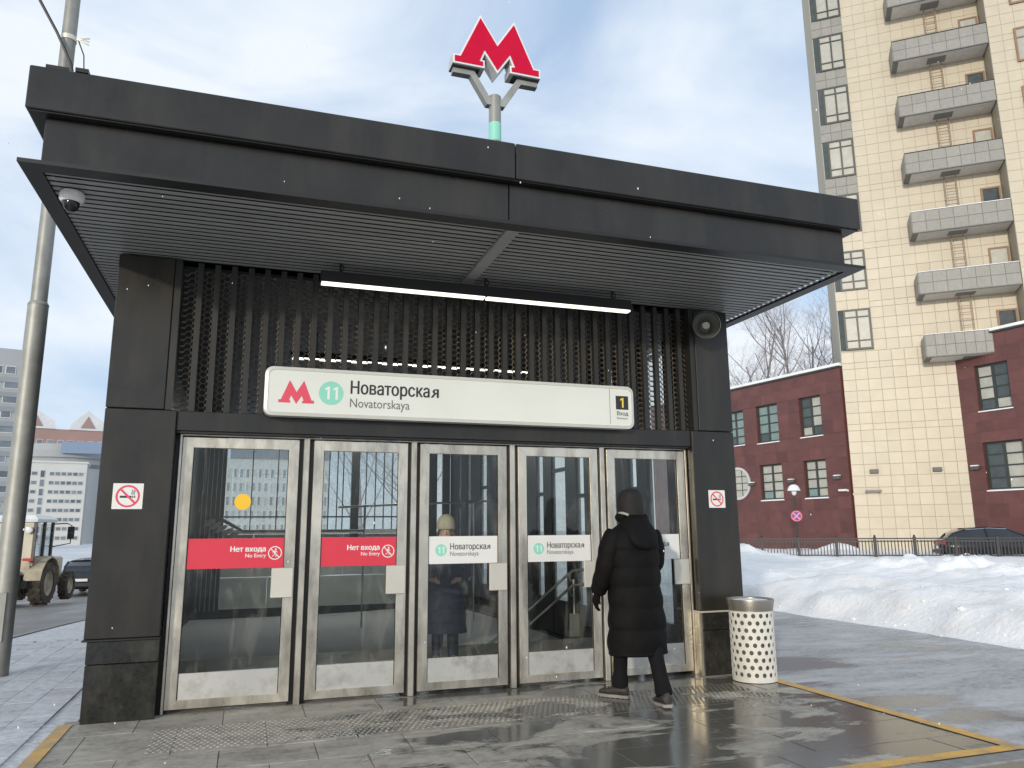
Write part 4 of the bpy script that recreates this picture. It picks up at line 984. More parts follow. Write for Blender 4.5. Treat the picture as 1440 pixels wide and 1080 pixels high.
# balconies
for k in range(7):
    zb_ = 10.02+STO*k; x1 = 8.70; x0 = 4.14
    if k == 0: x1 = 7.25
    B_ = tp(MB().box(x0, x1, -1.30, -.0, zb_-.02, zb_+.12).box(x0, x1, -1.27, -1.19, zb_+.12, zb_+1.17).box(x0+.01, x0+.09, -1.18, -.0, zb_+.12, zb_+1.17), 'balcony', GREYTJ)
    tp(MB().box(x0+.25, x1-.05, -1.20, -.03, zb_-.035, zb_-.021), 'balcony_soffit', SOFW, B_)
    tp(MB().box(x0-.02, x1, -1.33, -1.16, zb_+1.171, zb_+1.20), 'coping', FRAMEK if k > 2 else SNOW, B_)
    nc = 7; cwid = (x1-x0)/nc
    for r_ in range(2):
        for c_ in range(nc):
            link('balcony_tile', tile_mesh(cwid-.014, .556, GREYT, 'g'), B_, (x0+cwid*c_+.007, -1.272, zb_+.03+.57*r_))
    for r_ in range(2): tp(MB().cbox(x0-.03, x0+.009, -1.26, -.05, zb_+.03+.57*r_, zb_+.586+.57*r_, .005), 'side_panel', GREYT, B_)
    tp(MB().box(5.85, 6.75, -.95, -.35, zb_-.055, zb_-.036), 'ladder_hatch', GREYTJ, B_)
    # ladder down to the balcony below and the door behind
    if k:
        L_ = tp(MB().box(6.02, 6.06, -.30, -.26, zb_-2.2, zb_-.06).box(6.58, 6.62, -.30, -.26, zb_-2.2, zb_-.06), 'ladder', BROWNW)
        for q in range(6): tp(MB().box(6.061, 6.579, -.295, -.265, zb_-2.0+.35*q, zb_-1.975+.35*q), 'rung', BROWNW, L_)
    window(tw, 7.70, 8.62, zb_+.25, zb_+2.45, -.06, BROWNW, WINB if k % 2 else WIND, 1, [.55], .09)
for k in range(6):
    window(tw, 9.85, 11.4, 11.9+STO*k, 13.85+STO*k, -1.375, BROWNW, WINB, 2, [.7], .10)
for xx in (1.25, 4.2): 
    tag(MB().cbox(-.21, .21, -.20, 0, -.10, .10, .01).build('wall_lamp', WLIGHT, None, loc=Mtw @ Vector((xx, -.015, 4.38))), 'dark box lamp on the beige tower wall, '+('left' if xx < 2 else 'right')+' of its pair', 'lamp', 'box lamps on the walls').rotation_euler = (0, 0, TU)
def wall_camera(loc, rz, label, n=1):
    t = thing('wall_camera', label, 'camera', loc, rz)
    MB().cbox(-.05, .05, -.05, 0, -.06, .06, .004).build('mount', CAMW, t)
    for k in range(n):
        a = R(-60+120*k) if n > 1 else R(-70)
        M = Matrix.Translation((0, -.1, .02)) @ Matrix.Rotation(a, 4, 'Z')
        MB().cbox(-.06, .06, -.42, .02, -.05, .06, .008).xf(M).build('housing', CAMW if n == 1 else GREYT, t)
        MB().tube([(0, -.02, -.02), (0, -.1, -.04)], .02, 6).build('arm', GREYT, t)
wall_camera(Mtw @ Vector((1.12, -.02, 3.32)), TU, 'pair of small grey cameras on the beige tower wall under the left lamp', 2)

# red granite wings; local x runs away from the camera for the left wing
def wing(name, label, origin, L0, L1, top, openings, rounds=()):
    t = thing(name, label, 'building', origin, R(100.3))    # local +x = direction (-.179,.984), local +y faces the camera side
    # openings: (x0,x1,z0,z1)
    xs_ = sorted(set([L0, L1]+[o[i] for o in openings for i in (0, 1)])); zs_ = sorted(set([-.5, top]+[o[i] for o in openings for i in (2, 3)]))
    core = MB()
    for i in range(len(xs_)-1):
        for j in range(len(zs_)-1):
            cx, cz = (xs_[i]+xs_[i+1])/2, (zs_[j]+zs_[j+1])/2
            if any(o[0] < cx < o[1] and o[2] < cz < o[3] for o in openings): continue
            core.box(xs_[i], xs_[i+1], -.6, -.03, zs_[j], zs_[j+1])
    core.build('wall_core', REDJ, t)
    MB().box(L0, L1, -9, -.7, -.5, top-.1).build('inner_block', mat('inner_dark', (.03, .03, .03), .8, 0, .1), t)
    # granite panels in courses cut round the openings
    zr = []; z = -.1
    cuts = sorted(set([round(o[i], 3) for o in openings for i in (2, 3)]+[top]))
    for c in cuts:
        n_ = max(1, round((c-z)/.62)); zr += [(z+(c-z)*q/n_, z+(c-z)*(q+1)/n_) for q in range(n_)]; z = c
    pc = {}
    for r_, (za, zb_) in enumerate(zr):
        spans = [(L0, L1)]
        for o in openings:
            if o[2]-.01 < (za+zb_)/2 < o[3]+.01:
                ns_ = []
                for a, b in spans:
                    if o[1] <= a or o[0] >= b: ns_.append((a, b)); continue
                    if o[0] > a: ns_.append((a, o[0]))
                    if o[1] < b: ns_.append((o[1], b))
                spans = ns_
        for a, b in spans:
            n_ = max(1, round((b-a)/(.92 if r_ % 2 else .80)))
            for q in range(n_):
                xa, xb = a+(b-a)*q/n_, a+(b-a)*(q+1)/n_
                key = (round(xb-xa, 2), round(zb_-za, 2))
                if key not in pc: pc[key] = MB().box(0, xb-xa-.004, -.032, 0, 0, zb_-za-.004).mesh('granite_panel', REDP)
                link('granite_panel', pc[key], t, (xa+.002, random.uniform(-.001, .002), za+.002))
    MB().box(L0, L1, -.8, .10, top, top+.10).build('parapet_coping', FRAMEK, t)
    MB().rings([[(L0, -.8, top+.101), (L0, .07, top+.101), (L0, .05, top+.26), (L0, -.8, top+.30)], [(L1, -.8, top+.101), (L1, .07, top+.101), (L1, .05, top+.26), (L1, -.8, top+.30)]]).build('roof_snow', SNOW, t)
    return t
def wing_window(t, x0, x1, z0, z1, panes, seed):
    # window set back in its reveal, eight panes, snowy sill; local +y faces out
    y = -.22; fw = .10
    w_ = MB().box(x0, x1, y, y+.06, z0, z0+fw).box(x0, x1, y, y+.06, z1-fw, z1).box(x0, x0+fw, y, y+.059, z0+fw, z1-fw).box(x1-fw, x1, y, y+.059, z0+fw, z1-fw)
    o = w_.build('window', FRAMEK, t)
    xm = x0+(x1-x0)*.5
    MB().box(xm-.065, xm+.065, y, y+.065, z0+fw, z1-fw).build('mullion', FRAMEK, o)
    zs_ = [z0+(z1-z0)*q for q in (0, .25, .5, .74, 1)]
    for zz in zs_[1:-1]:
        MB().box(x0+fw, xm-.066, y, y+.055, zz-.035, zz+.035).build('glazing_bar', FRAMEK, o); MB().box(xm+.066, x1-fw, y, y+.055, zz-.035, zz+.035).build('glazing_bar', FRAMEK, o)
    for a, b, s in ((x0+.03, xm, 0), (xm, x1-.03, 1)):
        for q in range(4): MB().box(a, b-.002, y+.015, y+.025, zs_[q]+.001, zs_[q+1]-.001).build('pane', panes[(s+(1 if q == 0 and len(panes) > 2 else 0)) % len(panes)], o)
    MB().rings([[(x, -.15, z0-.06), (x, .06, z0-.06), (x, .055, z0-.01), (x, -.15, z0+.03)] for x in (x0-.03, x1+.03)]).build('snowy_sill', SNOW, o)
WL = [(1.38, 2.87, 6.56, 8.82), (4.45, 6.10, 6.54, 8.80), (7.16, 8.7, 6.6, 8.75), (1.36, 2.86, 3.13, 5.22), (4.42, 6.10, 3.13, 5.22)]
w1 = wing('granite_building', 'two storey dark red granite building with snowy roof behind the right pier', TA+Vector((.03, .05, 0)), -.05, 16, 10.1, WL)
for i, o in enumerate(WL): wing_window(w1, *o, ([WING, WING, WIND] if i in (1, 2) else [WINB, WIND, WINB] if i in (0,) else [WINB, WINB, WING]), i)
# round window
Mr = Matrix.Translation((7.85, .02, 4.22)) @ Matrix.Rotation(R(90), 4, 'X')
rw = MB().lathe([(.86, .0), (1.0, .0), (1.0, -.08), (.86, -.08), (.86, .0)], 40, Mr, cap=False).build('round_window', RIMG, w1, 40)
MB().lathe([(.001, -.01), (.87, -.01)], 40, Mr, cap=False).build('pane', WINB, rw)
for dx in (-.30, .30): MB().box(7.85+dx-.025, 7.85+dx+.025, .03, .045, 4.22-.8, 4.22+.8).build('glazing_bar', FRAMEK, rw)
for dz in (-.42, 0, .42): MB().box(7.85-.85*math.cos(dz), 7.85+.85*math.cos(dz), .028, .048, 4.2+dz, 4.24+dz).build('glazing_bar', FRAMEK, rw)
MB().rings([[(7.85+1.0*math.sin(a), y_, 4.22-1.0*math.cos(a)+dz*.16*max(0, 1-abs(a)/.9)) for a in (-.9, -.6, -.3, 0, .3, .6, .9) for dz in (0, 1)][::1] for y_ in (.03, .09)], cap=False, closed=False).build('snow_on_sill', SNOW, rw)
TB = Vector((34.98, 22.09, 0))
WR = [(-2.53, -.92, 7.18, 9.50), (-2.75, -.87, 3.24, 5.60)]
w2 = wing('granite_annex', 'dark red granite wing right of the tower, above the parked car', TB, -9, 1.0, 11.0, WR)
for i, o in enumerate(WR): wing_window(w2, *o, [WIND, WINB, WIND] if i == 0 else [WINB, WIND], i)
Mw1 = Matrix.Translation(TA+Vector((.03, .05, 0))) @ Matrix.Rotation(R(100.3), 4, 'Z'); Mw2 = Matrix.Translation(TB) @ Matrix.Rotation(R(100.3), 4, 'Z')
for M_, xx, zz, lab in ((Mw1, 6.71, 4.12, 'box lamp on the red granite wall beside the round window'), (Mw1, 3.72, 4.13, 'box lamp between the two lower windows of the red granite building'),
                        (Mw1, .62, 4.15, 'box lamp on the red granite wall next to the tower corner'), (Mw2, -.42, 4.38, 'box lamp on the red granite annex left of its lower window')):
    o = thing('wall_lamp', lab, 'lamp', M_ @ Vector((xx, .0, zz)), R(100.3), 'box lamps on the walls')
    MB().cbox(-.19, .19, .003, .22, -.10, .07, .01).build('housing', WLIGHT, o); MB().cbox(-.18, .18, .01, .22, .071, .13, .02).build('snow_cap', SNOW, o)
wall_camera(Mw1 @ Vector((.10, .0, 3.42)), R(280.3), 'white camera on the red granite wall at the tower corner')

# ---------------------------------------------------------------- fence, lamp post, round sign, parked car
F0, F1 = Vector((22.5, 19.9, 0)), Vector((27.3, 16.5, 0)); fd = (F1-F0).normalized(); fl = 1.47
fz0, fz1 = .30, 1.05
fn = thing('iron_fence', 'low dark iron fence of barred panels behind the snow bank', 'fence', F0, math.atan2(fd.y, fd.x))
postm = MB().cbox(-.055, .055, -.055, .055, 0, 1.12, .008).mesh('post', FENCE); railm = MB().box(.045, fl-.045, -.022, .022, 0, .05).mesh('rail', FENCE); barm = MB().box(-.017, .017, -.017, .017, .36, .965).mesh('bar', FENCE); knob = MB().lathe([(.03, 1.12), (.045, 1.15), (.03, 1.185), (.0, 1.2)], 10).mesh('post_cap', FENCE, 40)
nb = 11
for k in range(-4, 9):
    x = fl*k; link('post', postm, fn, (x, 0, -.02)); link('post_cap', knob, fn, (x, 0, -.02))
    if k == 8: break
    link('rail', railm, fn, (x, 0, fz1-.05)); link('rail', railm, fn, (x, 0, fz1-.16)); link('rail', railm, fn, (x, 0, .33))
    for q in range(nb): link('bar', barm, fn, (x+.045+(fl-.09)*(q+.5)/nb, 0, 0))
# post-top lamp with white shade, and the no-stopping disc on it
sl = thing('post_lamp', 'post lamp with white bowl shade in front of the red granite building', 'street lamp', (25.05, 23.1, 0))
MB().lathe([(.06, -.2), (.05, 1.2), (.04, 3.0)], 14).build('post', FENCE, sl, 40)
MB().lathe([(.04, 3.0), (.10, 3.06), (.12, 3.16), (.05, 3.24)], 18).build('lantern', LENSW, sl, 40)
MB().lathe([(.30, 3.22), (.29, 3.26), (.22, 3.42), (.12, 3.50), (.0, 3.52)], 24).build('shade', mat('shade_white', (.8, .8, .78), .5, 0, .03), sl, 50)
ns_ = thing('no_stopping_sign', 'round blue no stopping sign with red rim and cross on the lamp post', 'sign', (25.03, 23.02, 2.03), R(-42))
MB().lathe([(.0, -.01), (.25, -.01), (.25, .01), (.0, .01)], 32, Matrix.Translation((0, -.06, 0)) @ Matrix.Rotation(R(90), 4, 'X')).build('disc', mat('sign_blue', (.03, .04, .30), .4, 0, .05), ns_)
annulus(0, 0, .195, .25, -.073, -.06, 36).build('red_rim', SIGNR, ns_)
for a in (45, 135):
    c_, s_ = math.cos(R(a)), math.sin(R(a)); MB().prism([(c_*.2-s_*.03, s_*.2+c_*.03), (c_*.2+s_*.03, s_*.2-c_*.03), (-c_*.2+s_*.03, -s_*.2-c_*.03), (-c_*.2-s_*.03, -s_*.2+c_*.03)], -.0745 if a == 45 else -.0755, -.0712).build('red_bar', mat('sign_pink', (.72, .22, .30), .4, 0, .03), ns_)
MB().box(-.03, .03, -.05, .05, -.05, .05).build('clamp', FENCE, ns_)

def car(name, label, loc, rz, paint, suv=False, dark_rear=False):
    """saloon / SUV; local +x is forward"""
    t = thing(name, label, 'car', loc, rz)
    H = .10 if suv else 0
    st = [  # x, half width, sill z, belt z, hood height centre
        (-2.30, .62, .42, .70, .74), (-2.24, .80, .34, .86, .92), (-2.0, .88, .27, .92, .98), (-1.5, .91, .23, .93, 1.0), (-.6, .92, .22, .92, .97), (.3, .92, .22, .90, .96),
        (.95, .91, .23, .90, .98), (1.5, .89, .25, .84, .90), (1.95, .84, .27, .76, .82), (2.22, .70, .32, .66, .72), (2.30, .52, .38, .58, .62)]
    rs = []
    for (x, hw, zs_, zb_, zc) in st:
        zb_ += H; zc += H; zs_ += H*.6
        half = [(0, zs_), (hw*.86, zs_), (hw*.97, zs_+.10), (hw, zs_+(zb_-zs_)*.5), (hw*.985, zb_-.10), (hw*.90, zb_), (hw*.5, zc), (0, zc+.01)]
        rs.append([(x, y, z) for y, z in half]+[(x, -y, z) for y, z in reversed(half[1:-1])])
    body_ = MB().rings(rs).build('body', paint, t, 50)
    ca = [(-2.10, .62, .90), (-1.80, .68, 1.22), (-1.30, .66, 1.40), (-.4, .66, 1.46), (.25, .64, 1.42), (.75, .68, 1.20), (1.25, .76, .92)]
    if suv: ca = [(-2.20, .70, .92), (-2.05, .72, 1.30), (-1.7, .69, 1.50), (-.4, .68, 1.56), (.2, .66, 1.50), (.7, .70, 1.26), (1.2, .78, .98)]
    rs = []; rf = []
    for (x, hw, zt) in ca:
        rs.append([(x, -.86*(1 if hw > .6 else .9), .86+H), (x, -hw, max(.9+H, zt-.06)), (x, -hw*.8, max(.91+H, zt-.01)), (x, hw*.8, max(.91+H, zt-.01)), (x, hw, max(.9+H, zt-.06)), (x, .86*(1 if hw > .6 else .9), .86+H)])
        rf.append([(x, -hw-.012, max(.9+H, zt-.065)), (x, -hw*.8, zt+.008), (x, 0, zt+.024), (x, hw*.8, zt+.008), (x, hw+.012, max(.9+H, zt-.065))])
    MB().rings(rs).build('cabin_glass', CARG, t, 30)
    MB().rings(rf[2:5], cap=False, closed=False).build('roof', paint, t, 50)
    for s in (-1, 1):
        for pts in ([ca[2], ca[1], ca[0]], [ca[4], ca[5], ca[6]]):
            MB().tube([(x, s*(hw+.0), max(.9+H, zt-.045)) for x, hw, zt in pts], .035, 6).build('pillar', paint, t, 40)
        MB().tube([(-.55, s*.70, 1.40+H*.8), (-.50, s*.90, .90+H)], .03, 6).build('pillar', BLACKD, t, 40)
        MB().tube([(x, s*(hw+.012), max(.9+H, zt-.05)) for x, hw, zt in ca[1:6]], .013, 5).build('window_trim', CHROME, t, 40)
        m_ = MB().rings([[(.78, s*.90, .96+H), (.80, s*1.05, .97+H), (.80, s*1.06, 1.08+H), (.78, s*.92, 1.08+H)], [(.90, s*.91, .97+H), (.93, s*1.03, .98+H), (.93, s*1.04, 1.07+H), (.90, s*.92, 1.07+H)]]).build('mirror', paint, t)
        for x in (-1.38, 1.42):
            Mx = Matrix.Translation((x, s*.80, .33+H*.3)) @ Matrix.Rotation(R(90), 4, 'X')
            r_ = .33+H*.3
            ty = MB().lathe([(r_*.62, -.10), (r_*.96, -.11), (r_, -.06), (r_, .06), (r_*.96, .11), (r_*.62, .10)], 26, Mx, cap=False).build('wheel', RUBBER, t, 40)
            MB().lathe([(r_*.64, s*-.085), (r_*.55, s*-.075), (r_*.20, s*-.09), (.0, s*-.09)], 26, Mx, cap=False).build('rim', CHROME, ty, 40)
        MB().rings([[(2.03, s*.80, .62+H), (2.03, s*.82, .74+H), (2.2, s*.62, .72+H), (2.2, s*.60, .60+H)], [(2.08, s*.82, .62+H), (2.08, s*.84, .74+H), (2.27, s*.62, .70+H), (2.27, s*.60, .60+H)]]).build('headlight', LENSW, t)
        MB().rings([[(-2.15, s*.86, .74+H), (-2.15, s*.86, .88+H), (-2.24, s*.55, .88+H), (-2.24, s*.55, .76+H)], [(-2.22, s*.86, .74+H), (-2.20, s*.86, .88+H), (-2.31, s*.55, .86+H), (-2.31, s*.55, .76+H)]]).build('tail_light', LENSR, t)
    MB().box(-2.33, -2.31, -.26, .26, .56+H, .67+H).build('number_plate', LENSW, t); MB().box(2.30, 2.32, -.26, .26, .42+H, .53+H).build('number_plate', LENSW, t)
    MB().box(-2.34, -2.22, -.80, .80, .36+H, .50+H).build('rear_bumper', BLACKD, t); MB().box(2.16, 2.30, -.66, .66, .34+H, .44+H).build('front_bumper', BLACKD, t)
    return t
car('parked_car', 'black car with silver window trim parked behind the iron fence', (31.0, 17.75, 0), math.atan2(fd.y, fd.x), CARP)
car('parked_car', 'black car rear on the street beyond the tractor', (-5.75, 32.0, gh(-5.75, 32.0)-.125), R(86), CARP, True)

# ---------------------------------------------------------------- bare trees
def tree(label, loc, h, seed, group, spread=.5, dens=1.0, name='bare_tree'):
    rnd = random.Random(seed); t = thing(name, label, 'tree', loc, 0, group)
    tr, cr_ = MB(), MB()
    def branch(p, d, L, r, lev):
        n_ = 5 if lev < 2 else 3; pts = [p]; dd = d.copy()
        for i in range(n_):
            dd = (dd+Vector((rnd.uniform(-1, 1), rnd.uniform(-1, 1), rnd.uniform(-.4, .9)))*(.10 if lev == 0 else .20)).normalized(); pts.append(pts[-1]+dd*L/n_)
        rr = [r*(1-.72*i/n_) for i in range(n_+1)]
        (tr if lev <= 1 else cr_).tube(pts, rr, 7 if lev == 0 else 4 if lev == 1 else 3, cap=False)
        if lev >= 4: return
        kids = {0: int(13*dens), 1: int(7*dens), 2: int(5*dens), 3: int(4*dens)}[lev]
        for k in range(kids):
            f_ = rnd.uniform(.28 if lev == 0 else .15, 1.0); i = min(n_-1, int(f_*n_)); q = pts[i].lerp(pts[i+1], f_*n_-i)
            base = (pts[i+1]-pts[i]).normalized(); ax_ = base.orthogonal().normalized(); ax_.rotate(Matrix.Rotation(rnd.uniform(0, 6.283), 3, base))
            nd = (base*(1-spread*.9)+ax_*spread*1.25+Vector((0, 0, .25))).normalized()
            LL = L*{0: .52, 1: .55, 2: .55, 3: .6}[lev]*(1.15-.65*f_ if lev == 0 else rnd.uniform(.6, 1.0))
            branch(q, nd, LL, max(.006, rr[i]*.5), lev+1)
    branch(Vector((0, 0, -.3)), Vector((rnd.uniform(-.05, .05), 0, 1)).normalized(), h, h*.013, 0)
    tr.build('trunk', BARK, t, 40)
    me = bpy.data.meshes.new('crown'); me.from_pydata(cr_.v, [], cr_.f); me.materials.append(TWIG); link('crown', me, t)
    return t
TG = 'bare trees behind the red building'
tree('lone open bare tree nearest the right pier above the red roof', (46.0, 54.5, 0), 20.5, 3, TG, .62, .85)
tree('tall slender bare tree in the middle behind the red roof', (50.8, 52.6, 0), 22.0, 11, TG, .48, 1.1)
tree('dense bare tree left of the tall slender one', (49.0, 55.2, 0), 18.0, 21, TG, .55, 1.1)
tree('dense bare tree right of the tall slender one', (52.4, 52.5, 0), 19.0, 31, TG, .52, 1.1)
tree('bare tree half hidden behind the tower corner', (54.6, 51.5, 0), 21.0, 41, TG, .5, 1.1)
tree('low bare tree between the lone one and the dense clump', (47.6, 55.4, 0), 15.5, 51, TG, .55, 1.0)
TG2 = 'bare trees seen through the hall'
tree('bare tree seen through the back window left of its post', (6.5, 36, -1.0), 9.5, 61, TG2, .55, .9); tree('bare tree seen through the back window right of its post', (9.0, 37, -.8), 11.0, 71, TG2, .55, .9)

# ---------------------------------------------------------------- tractor on the street
TY = mat('tyre_mud', (.045, .038, .030), .9, 0, .3, 6, bump=.6, bscale=20, dirt=(.14, .11, .08), dirt_amt=.7)
tz = gh(-5.7, 20.8)-.125
tk = thing('tractor', 'muddy cream wheeled tractor with orange beacon on the left street', 'tractor', (-6.2, 21.0, tz+.02), R(82))   # local +x forward
def big_wheel(x, y, r, w):
    M = Matrix.Translation((x, y, r)) @ Matrix.Rotation(R(90), 4, 'X')
    o = MB().lathe([(r*.58, -w*.5), (r*.90, -w*.5), (r*.97, -w*.38), (r*.97, w*.38), (r*.90, w*.5), (r*.58, w*.5)], 30, M, cap=False).build('wheel', TY, tk, 40)
    for k in range(18):
        for s in (-1, 1):
            a = 2*math.pi*(k+(.5 if s > 0 else 0))/18
            mb = MB().box(-.035, .035, 0 if s > 0 else -w*.5, w*.5 if s > 0 else 0, r*.955, r*1.0); M2 = Matrix.Translation((x, y, r)) @ Matrix.Rotation(a, 4, 'Y') @ Matrix.Rotation(R(22*s), 4, 'Z'); mb.xf(M2).build('lug', TY, o)
    s = 1 if y > 0 else -1
    MB().lathe([(r*.60, -s*w*.42), (r*.50, -s*w*.20), (r*.22, -s*w*.16), (.0, -s*w*.26)], 26, M, cap=False).build('rim', CREAM, o, 40)
for s in (-1, 1): big_wheel(0, s*.78, .68, .40); big_wheel(2.25, s*.72, .46, .26)
MB().cbox(.35, 2.95, -.30, .30, .72, 1.42, .05).build('bonnet', CREAM, tk); MB().box(-.2, 2.6, -.20, .20, .50, .74).build('chassis', BLACKD, tk)
for s in (-1, 1):
    fd_ = [(.66*math.cos(a)*1.18, .68+.66*math.sin(a)*1.18) for a in [R(q) for q in (10, 35, 60, 90, 120, 150, 172)]]
    MB().rings([[(x, s*.52, z), (x, s*1.0, z), (x, s*1.0, z+.05), (x, s*.52, z+.05)] for x, z in fd_]).build('fender', CREAM, tk)
    MB().box(-.86, -.80, s*.62-.14, s*.62+.14, 1.38, 1.46).build('tail_light', LENSR, tk)
    MB().lathe([(.0, -.05), (.09, -.04), (.11, 0), (.0, .01)], 16, Matrix.Translation((-.72, s*.52, 2.30)) @ Matrix.Rotation(R(90), 4, 'Y')).build('work_light', LENSW, tk, 40)
CABF = mat('cab_frame', (.07, .065, .055), .5, 0, .2)
for x, y in ((-.62, -.66), (-.62, .66), (.72, -.66), (.72, .66), (.02, -.68), (.02, .68)): MB().box(x-.04, x+.04, y-.04, y+.04, 1.30, 2.55).build('cab_post', CABF, tk)
MB().box(-.64, .74, -.68, .68, 1.22, 1.30).build('cab_floor', CREAM, tk)
MB().cbox(-.66, -.60, -.62, .62, .95, 1.42, .01).build('rear_panel', CREAM, tk)
MB().box(-.63, -.61, -.62, .62, 1.43, 2.50).build('rear_window', mat('cream_lit_glass', (.50, .46, .36), .3, 0, .12, 2), tk)  # cream light in the rear window is painted as the pane's colour
for s in (-1, 1):
    MB().box(-.58, -.02, s*.655-.006, s*.655+.006, 1.31, 2.50).build('side_window', CLEAR, tk); MB().box(.06, .68, s*.655-.006, s*.655+.006, 1.31, 2.50).build('side_window', CLEAR, tk)
MB().box(.70, .72, -.62, .62, 1.45, 2.50).build('windscreen', CLEAR, tk)
MB().rings([[(-.74, -.74, 2.55), (.82, -.74, 2.55), (.82, .74, 2.55), (-.74, .74, 2.55)], [(-.76, -.76, 2.64), (.86, -.76, 2.64), (.86, .76, 2.64), (-.76, .76, 2.64)], [(-.6, -.6, 2.76), (.65, -.6, 2.76), (.65, .6, 2.76), (-.6, .6, 2.76)]]).build('cab_roof', mat('roof_white', (.75, .75, .74), .6, 0, .06), tk)
MB().lathe([(.08, 2.76), (.08, 2.86), (.05, 2.90), (.0, 2.91)], 14, Matrix.Translation((-.25, .10, 0))).build('beacon', mat('beacon_orange', (.8, .32, .02), .3, 0, .05, emit=(1, .45, .05), estr=.4), tk, 40)
MB().tube([(.74, -.68, 2.50), (.80, -1.05, 2.52), (.80, -1.20, 2.45), (.80, -1.20, 1.88), (.76, -.70, 1.78)], .018, 6).build('mirror_arm', BLACKD, tk, 40)
MB().cbox(.74, .82, -1.30, -1.10, 2.02, 2.42, .02).build('mirror', BLACKD, tk)
MB().tube([(1.6, .22, 1.4), (1.6, .22, 2.4)], .04, 8).build('exhaust_pipe', BLACKD, tk, 40)
MB().tube([(-.7, -.35, 1.02), (-1.0, -.30, .98), (-1.05, .30, .98), (-.7, .35, 1.02)], .05, 8).build('hitch_bar', STEELP, tk, 40)
MB().cbox(-1.05, -.66, -.45, .45, .48, .90, .05).build('rear_ballast', TY, tk); MB().lathe([(.0, -.2), (.10, -.18), (.12, 0), (.10, .18), (.0, .2)], 14, Matrix.Translation((-1.08, -.30, .72)) @ Matrix.Rotation(R(80), 4, 'X')).build('hydraulic_drum', STEELP, tk, 40)
MB().cbox(2.95, 3.12, -.55, .55, .42, .85, .02).build('front_weight', CREAM, tk)

# ---------------------------------------------------------------- far buildings on the left and behind the hall
FWALL = mat('far_grey_wall', (.36, .375, .38), .8, 0, .06, .2); FWHITE = mat('far_white_wall', (.60, .60, .575), .8, 0, .05, .2); FGLASS = mat('far_glass', (.17, .20, .23), .2, 0, .35, .2); FFRAME = mat('far_frame', (.66, .66, .64), .6, 0, .1)
def far_block(name, label, loc, rz, w, d, h, wall):
    t = thing(name, label, 'building', loc, rz); MB().box(0, w, 0, d, -3, h).build('wall', wall, t); return t
wcache = {}
def far_window(t, x, z, w, h, glass=FGLASS, frame=FFRAME):
    key = (round(w, 2), round(h, 2), glass.name, frame.name)
    if key not in wcache: wcache[key] = (MB().box(0, w, -.10, -.0, 0, h).mesh('window', frame), MB().box(.12, w-.12, -.14, -.101, .12, h-.12).mesh('pane', glass))
    o = link('window', wcache[key][0], t, (x, 0, z)); link('pane', wcache[key][1], o)
fb = far_block('panel_block', 'grey panel apartment block with white window bands beyond the lamp pole', (-62.9, 156.6, -1), R(14), 21, 12, 38, FWALL)
for r_ in range(13):
    for c_ in range(7): far_window(fb, .6+2.9*c_, 33.0-2.85*r_, 2.5 if (r_+c_) % 3 else 1.7, 1.6)
    MB().box(0, 21, -.25, 0, 31.4-2.85*r_, 32.3-2.85*r_).build('floor_band', mat('far_band', (.27, .29, .31), .8, 0, .08), fb)
MB().box(4, 9, 2, 7, 38, 40.2).build('roof_house', FWALL, fb)
for x in (5, 6.2, 7.5): MB().box(x, x+.12, 3, 3.12, 40.2, 44.5).build('aerial', BLACKD, fb)
fo = far_block('office_slab', 'white office slab with rows of dark windows behind the tractor', (-56.1, 216.8, -2), R(8), 16, 10, 21.6, FWHITE)
for r_ in range(8):
    z = 18.3-2.33*r_
    for c_ in range(3): far_window(fo, .8+1.45*c_, z, 1.3, 1.05, FGLASS, FWHITE)
    for c_ in range(6): far_window(fo, 7.6+1.32*c_, z, 1.2, 1.05, FGLASS, FWHITE)
    far_window(fo, 5.6, z-.5, 1.1, 1.9, FGLASS, FWHITE)
MB().box(16.001, 16.1, 0, 10, -3, 21.4).build('side_wall', FWALL, fo); MB().box(-.2, 16.3, -.3, 10.2, 21.6, 22.1).build('parapet', FWHITE, fo)
fr_ = thing('round_hall', 'round grey building with blue parapet above the white office slab', 'building', (-54, 262, -2))
MB().lathe([(16, -2), (16, 25.5), (16.8, 25.6), (16.8, 27.4), (16.2, 27.5), (15.6, 29.6), (.01, 29.7)], 40).build('drum', FWALL, fr_, 30)
MB().lathe([(16.05, 22.6), (16.05, 23.8)], 40, cap=False).build('window_band', FGLASS, fr_)
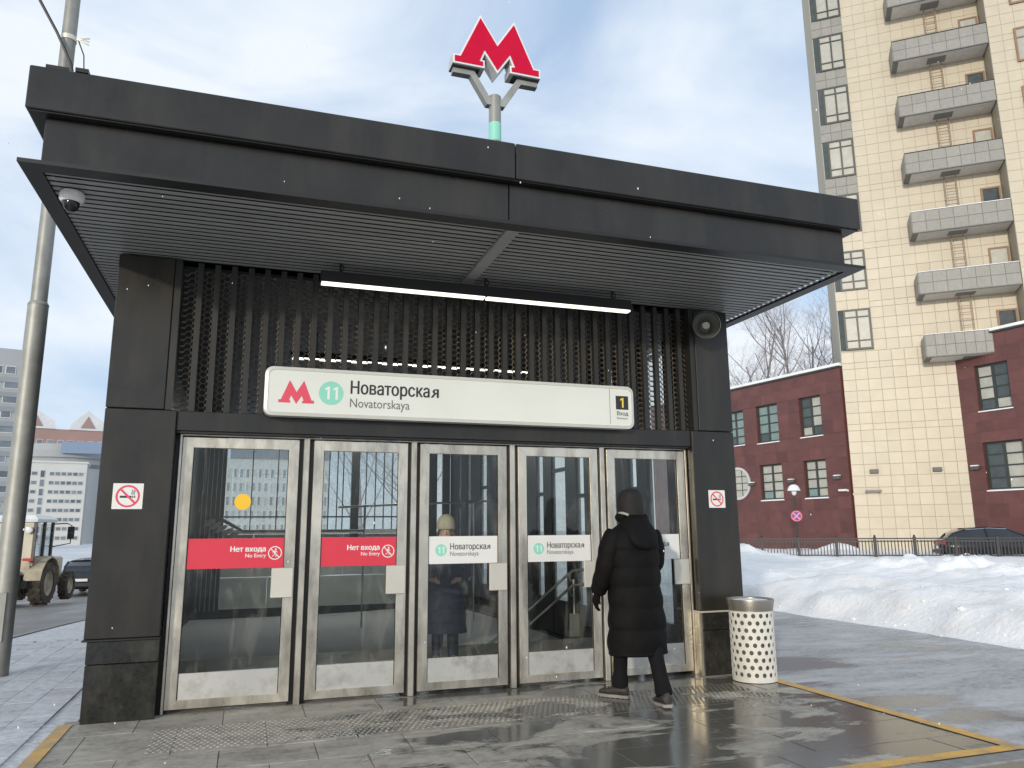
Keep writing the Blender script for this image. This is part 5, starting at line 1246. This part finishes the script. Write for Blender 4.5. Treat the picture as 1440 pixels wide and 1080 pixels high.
MB().cbox(2, 22, -17.6, -16.9, 26.6, 30.0, .1).build('blue_fascia', mat('far_blue', (.20, .27, .38), .6, 0, .05), fr_)
fk = far_block('brick_block', 'far red and white brick housing block with snowy pitched roofs', (-92, 288, -2), R(12), 75, 14, 39.5, mat('far_brick', (.36, .235, .21), .8, 0, .08, .1))
for r_ in range(3):
    for c_ in range(22): far_window(fk, 4+3.1*c_, 34-3.2*r_, 1.9, 1.7, FGLASS, FFRAME)
    MB().box(0, 75, -.3, 0, 32.6-3.2*r_, 33.5-3.2*r_).build('floor_band', FWHITE, fk)
for x in (16, 32, 50):
    MB().prism([(x, 39.5), (x+12, 39.5), (x+11.5, 42), (x+5.5, 46.5), (x+.5, 41.5)], -.4, 14).build('pitched_roof', mat('far_roof_snow', (.62, .63, .64), .8, 0, .1, .2), fk)
    MB().prism([(x+3.5, 40.3), (x+8, 40.3), (x+5.6, 44.4)], -.7, -.41).build('gable', mat('far_brick', (.40, .19, .155)), fk)
fw_ = far_block('white_office_block', 'white office block with columns of windows seen through the leftmost door', (-3.4, 120, -1.05), 0, 16, 12, 14.0, FWHITE)
for r_ in range(6):
    for c_ in range(17): far_window(fw_, .45+.92*c_, 10.9-2.15*r_, .62, 1.55, FGLASS if (r_*7+c_*3) % 4 else WINB, FFRAME)
MB().box(.8, 16.2, -.4, 12, 14.0, 16.0).build('attic_storey', mat('far_slate', (.13, .15, .18), .6, 0, .1), fw_)

# ---------------------------------------------------------------- a few flakes of falling snow
rnd = random.Random(5); mb = MB()
fl_ = 0
while fl_ < 150:
    p = Vector((rnd.uniform(-3, 7), rnd.uniform(-4.8, -1.9), rnd.uniform(.1, 5.5)))
    r_ = rnd.uniform(.0018, .0042)
    mb.rings([[p+Vector((math.cos(a)*r_*k, math.sin(a)*r_*k, dz*r_*1.5)) for a in (0, 1.57, 3.14, 4.71)] for k, dz in ((.3, -1), (1, 0), (.3, 1))]); fl_ += 1
tag(stuff(mb.build('falling_snow', mat('flake', (.9, .9, .92), .8, 0, .02))), 'small scattered flakes of falling snow in front of the pavilion', 'snow')
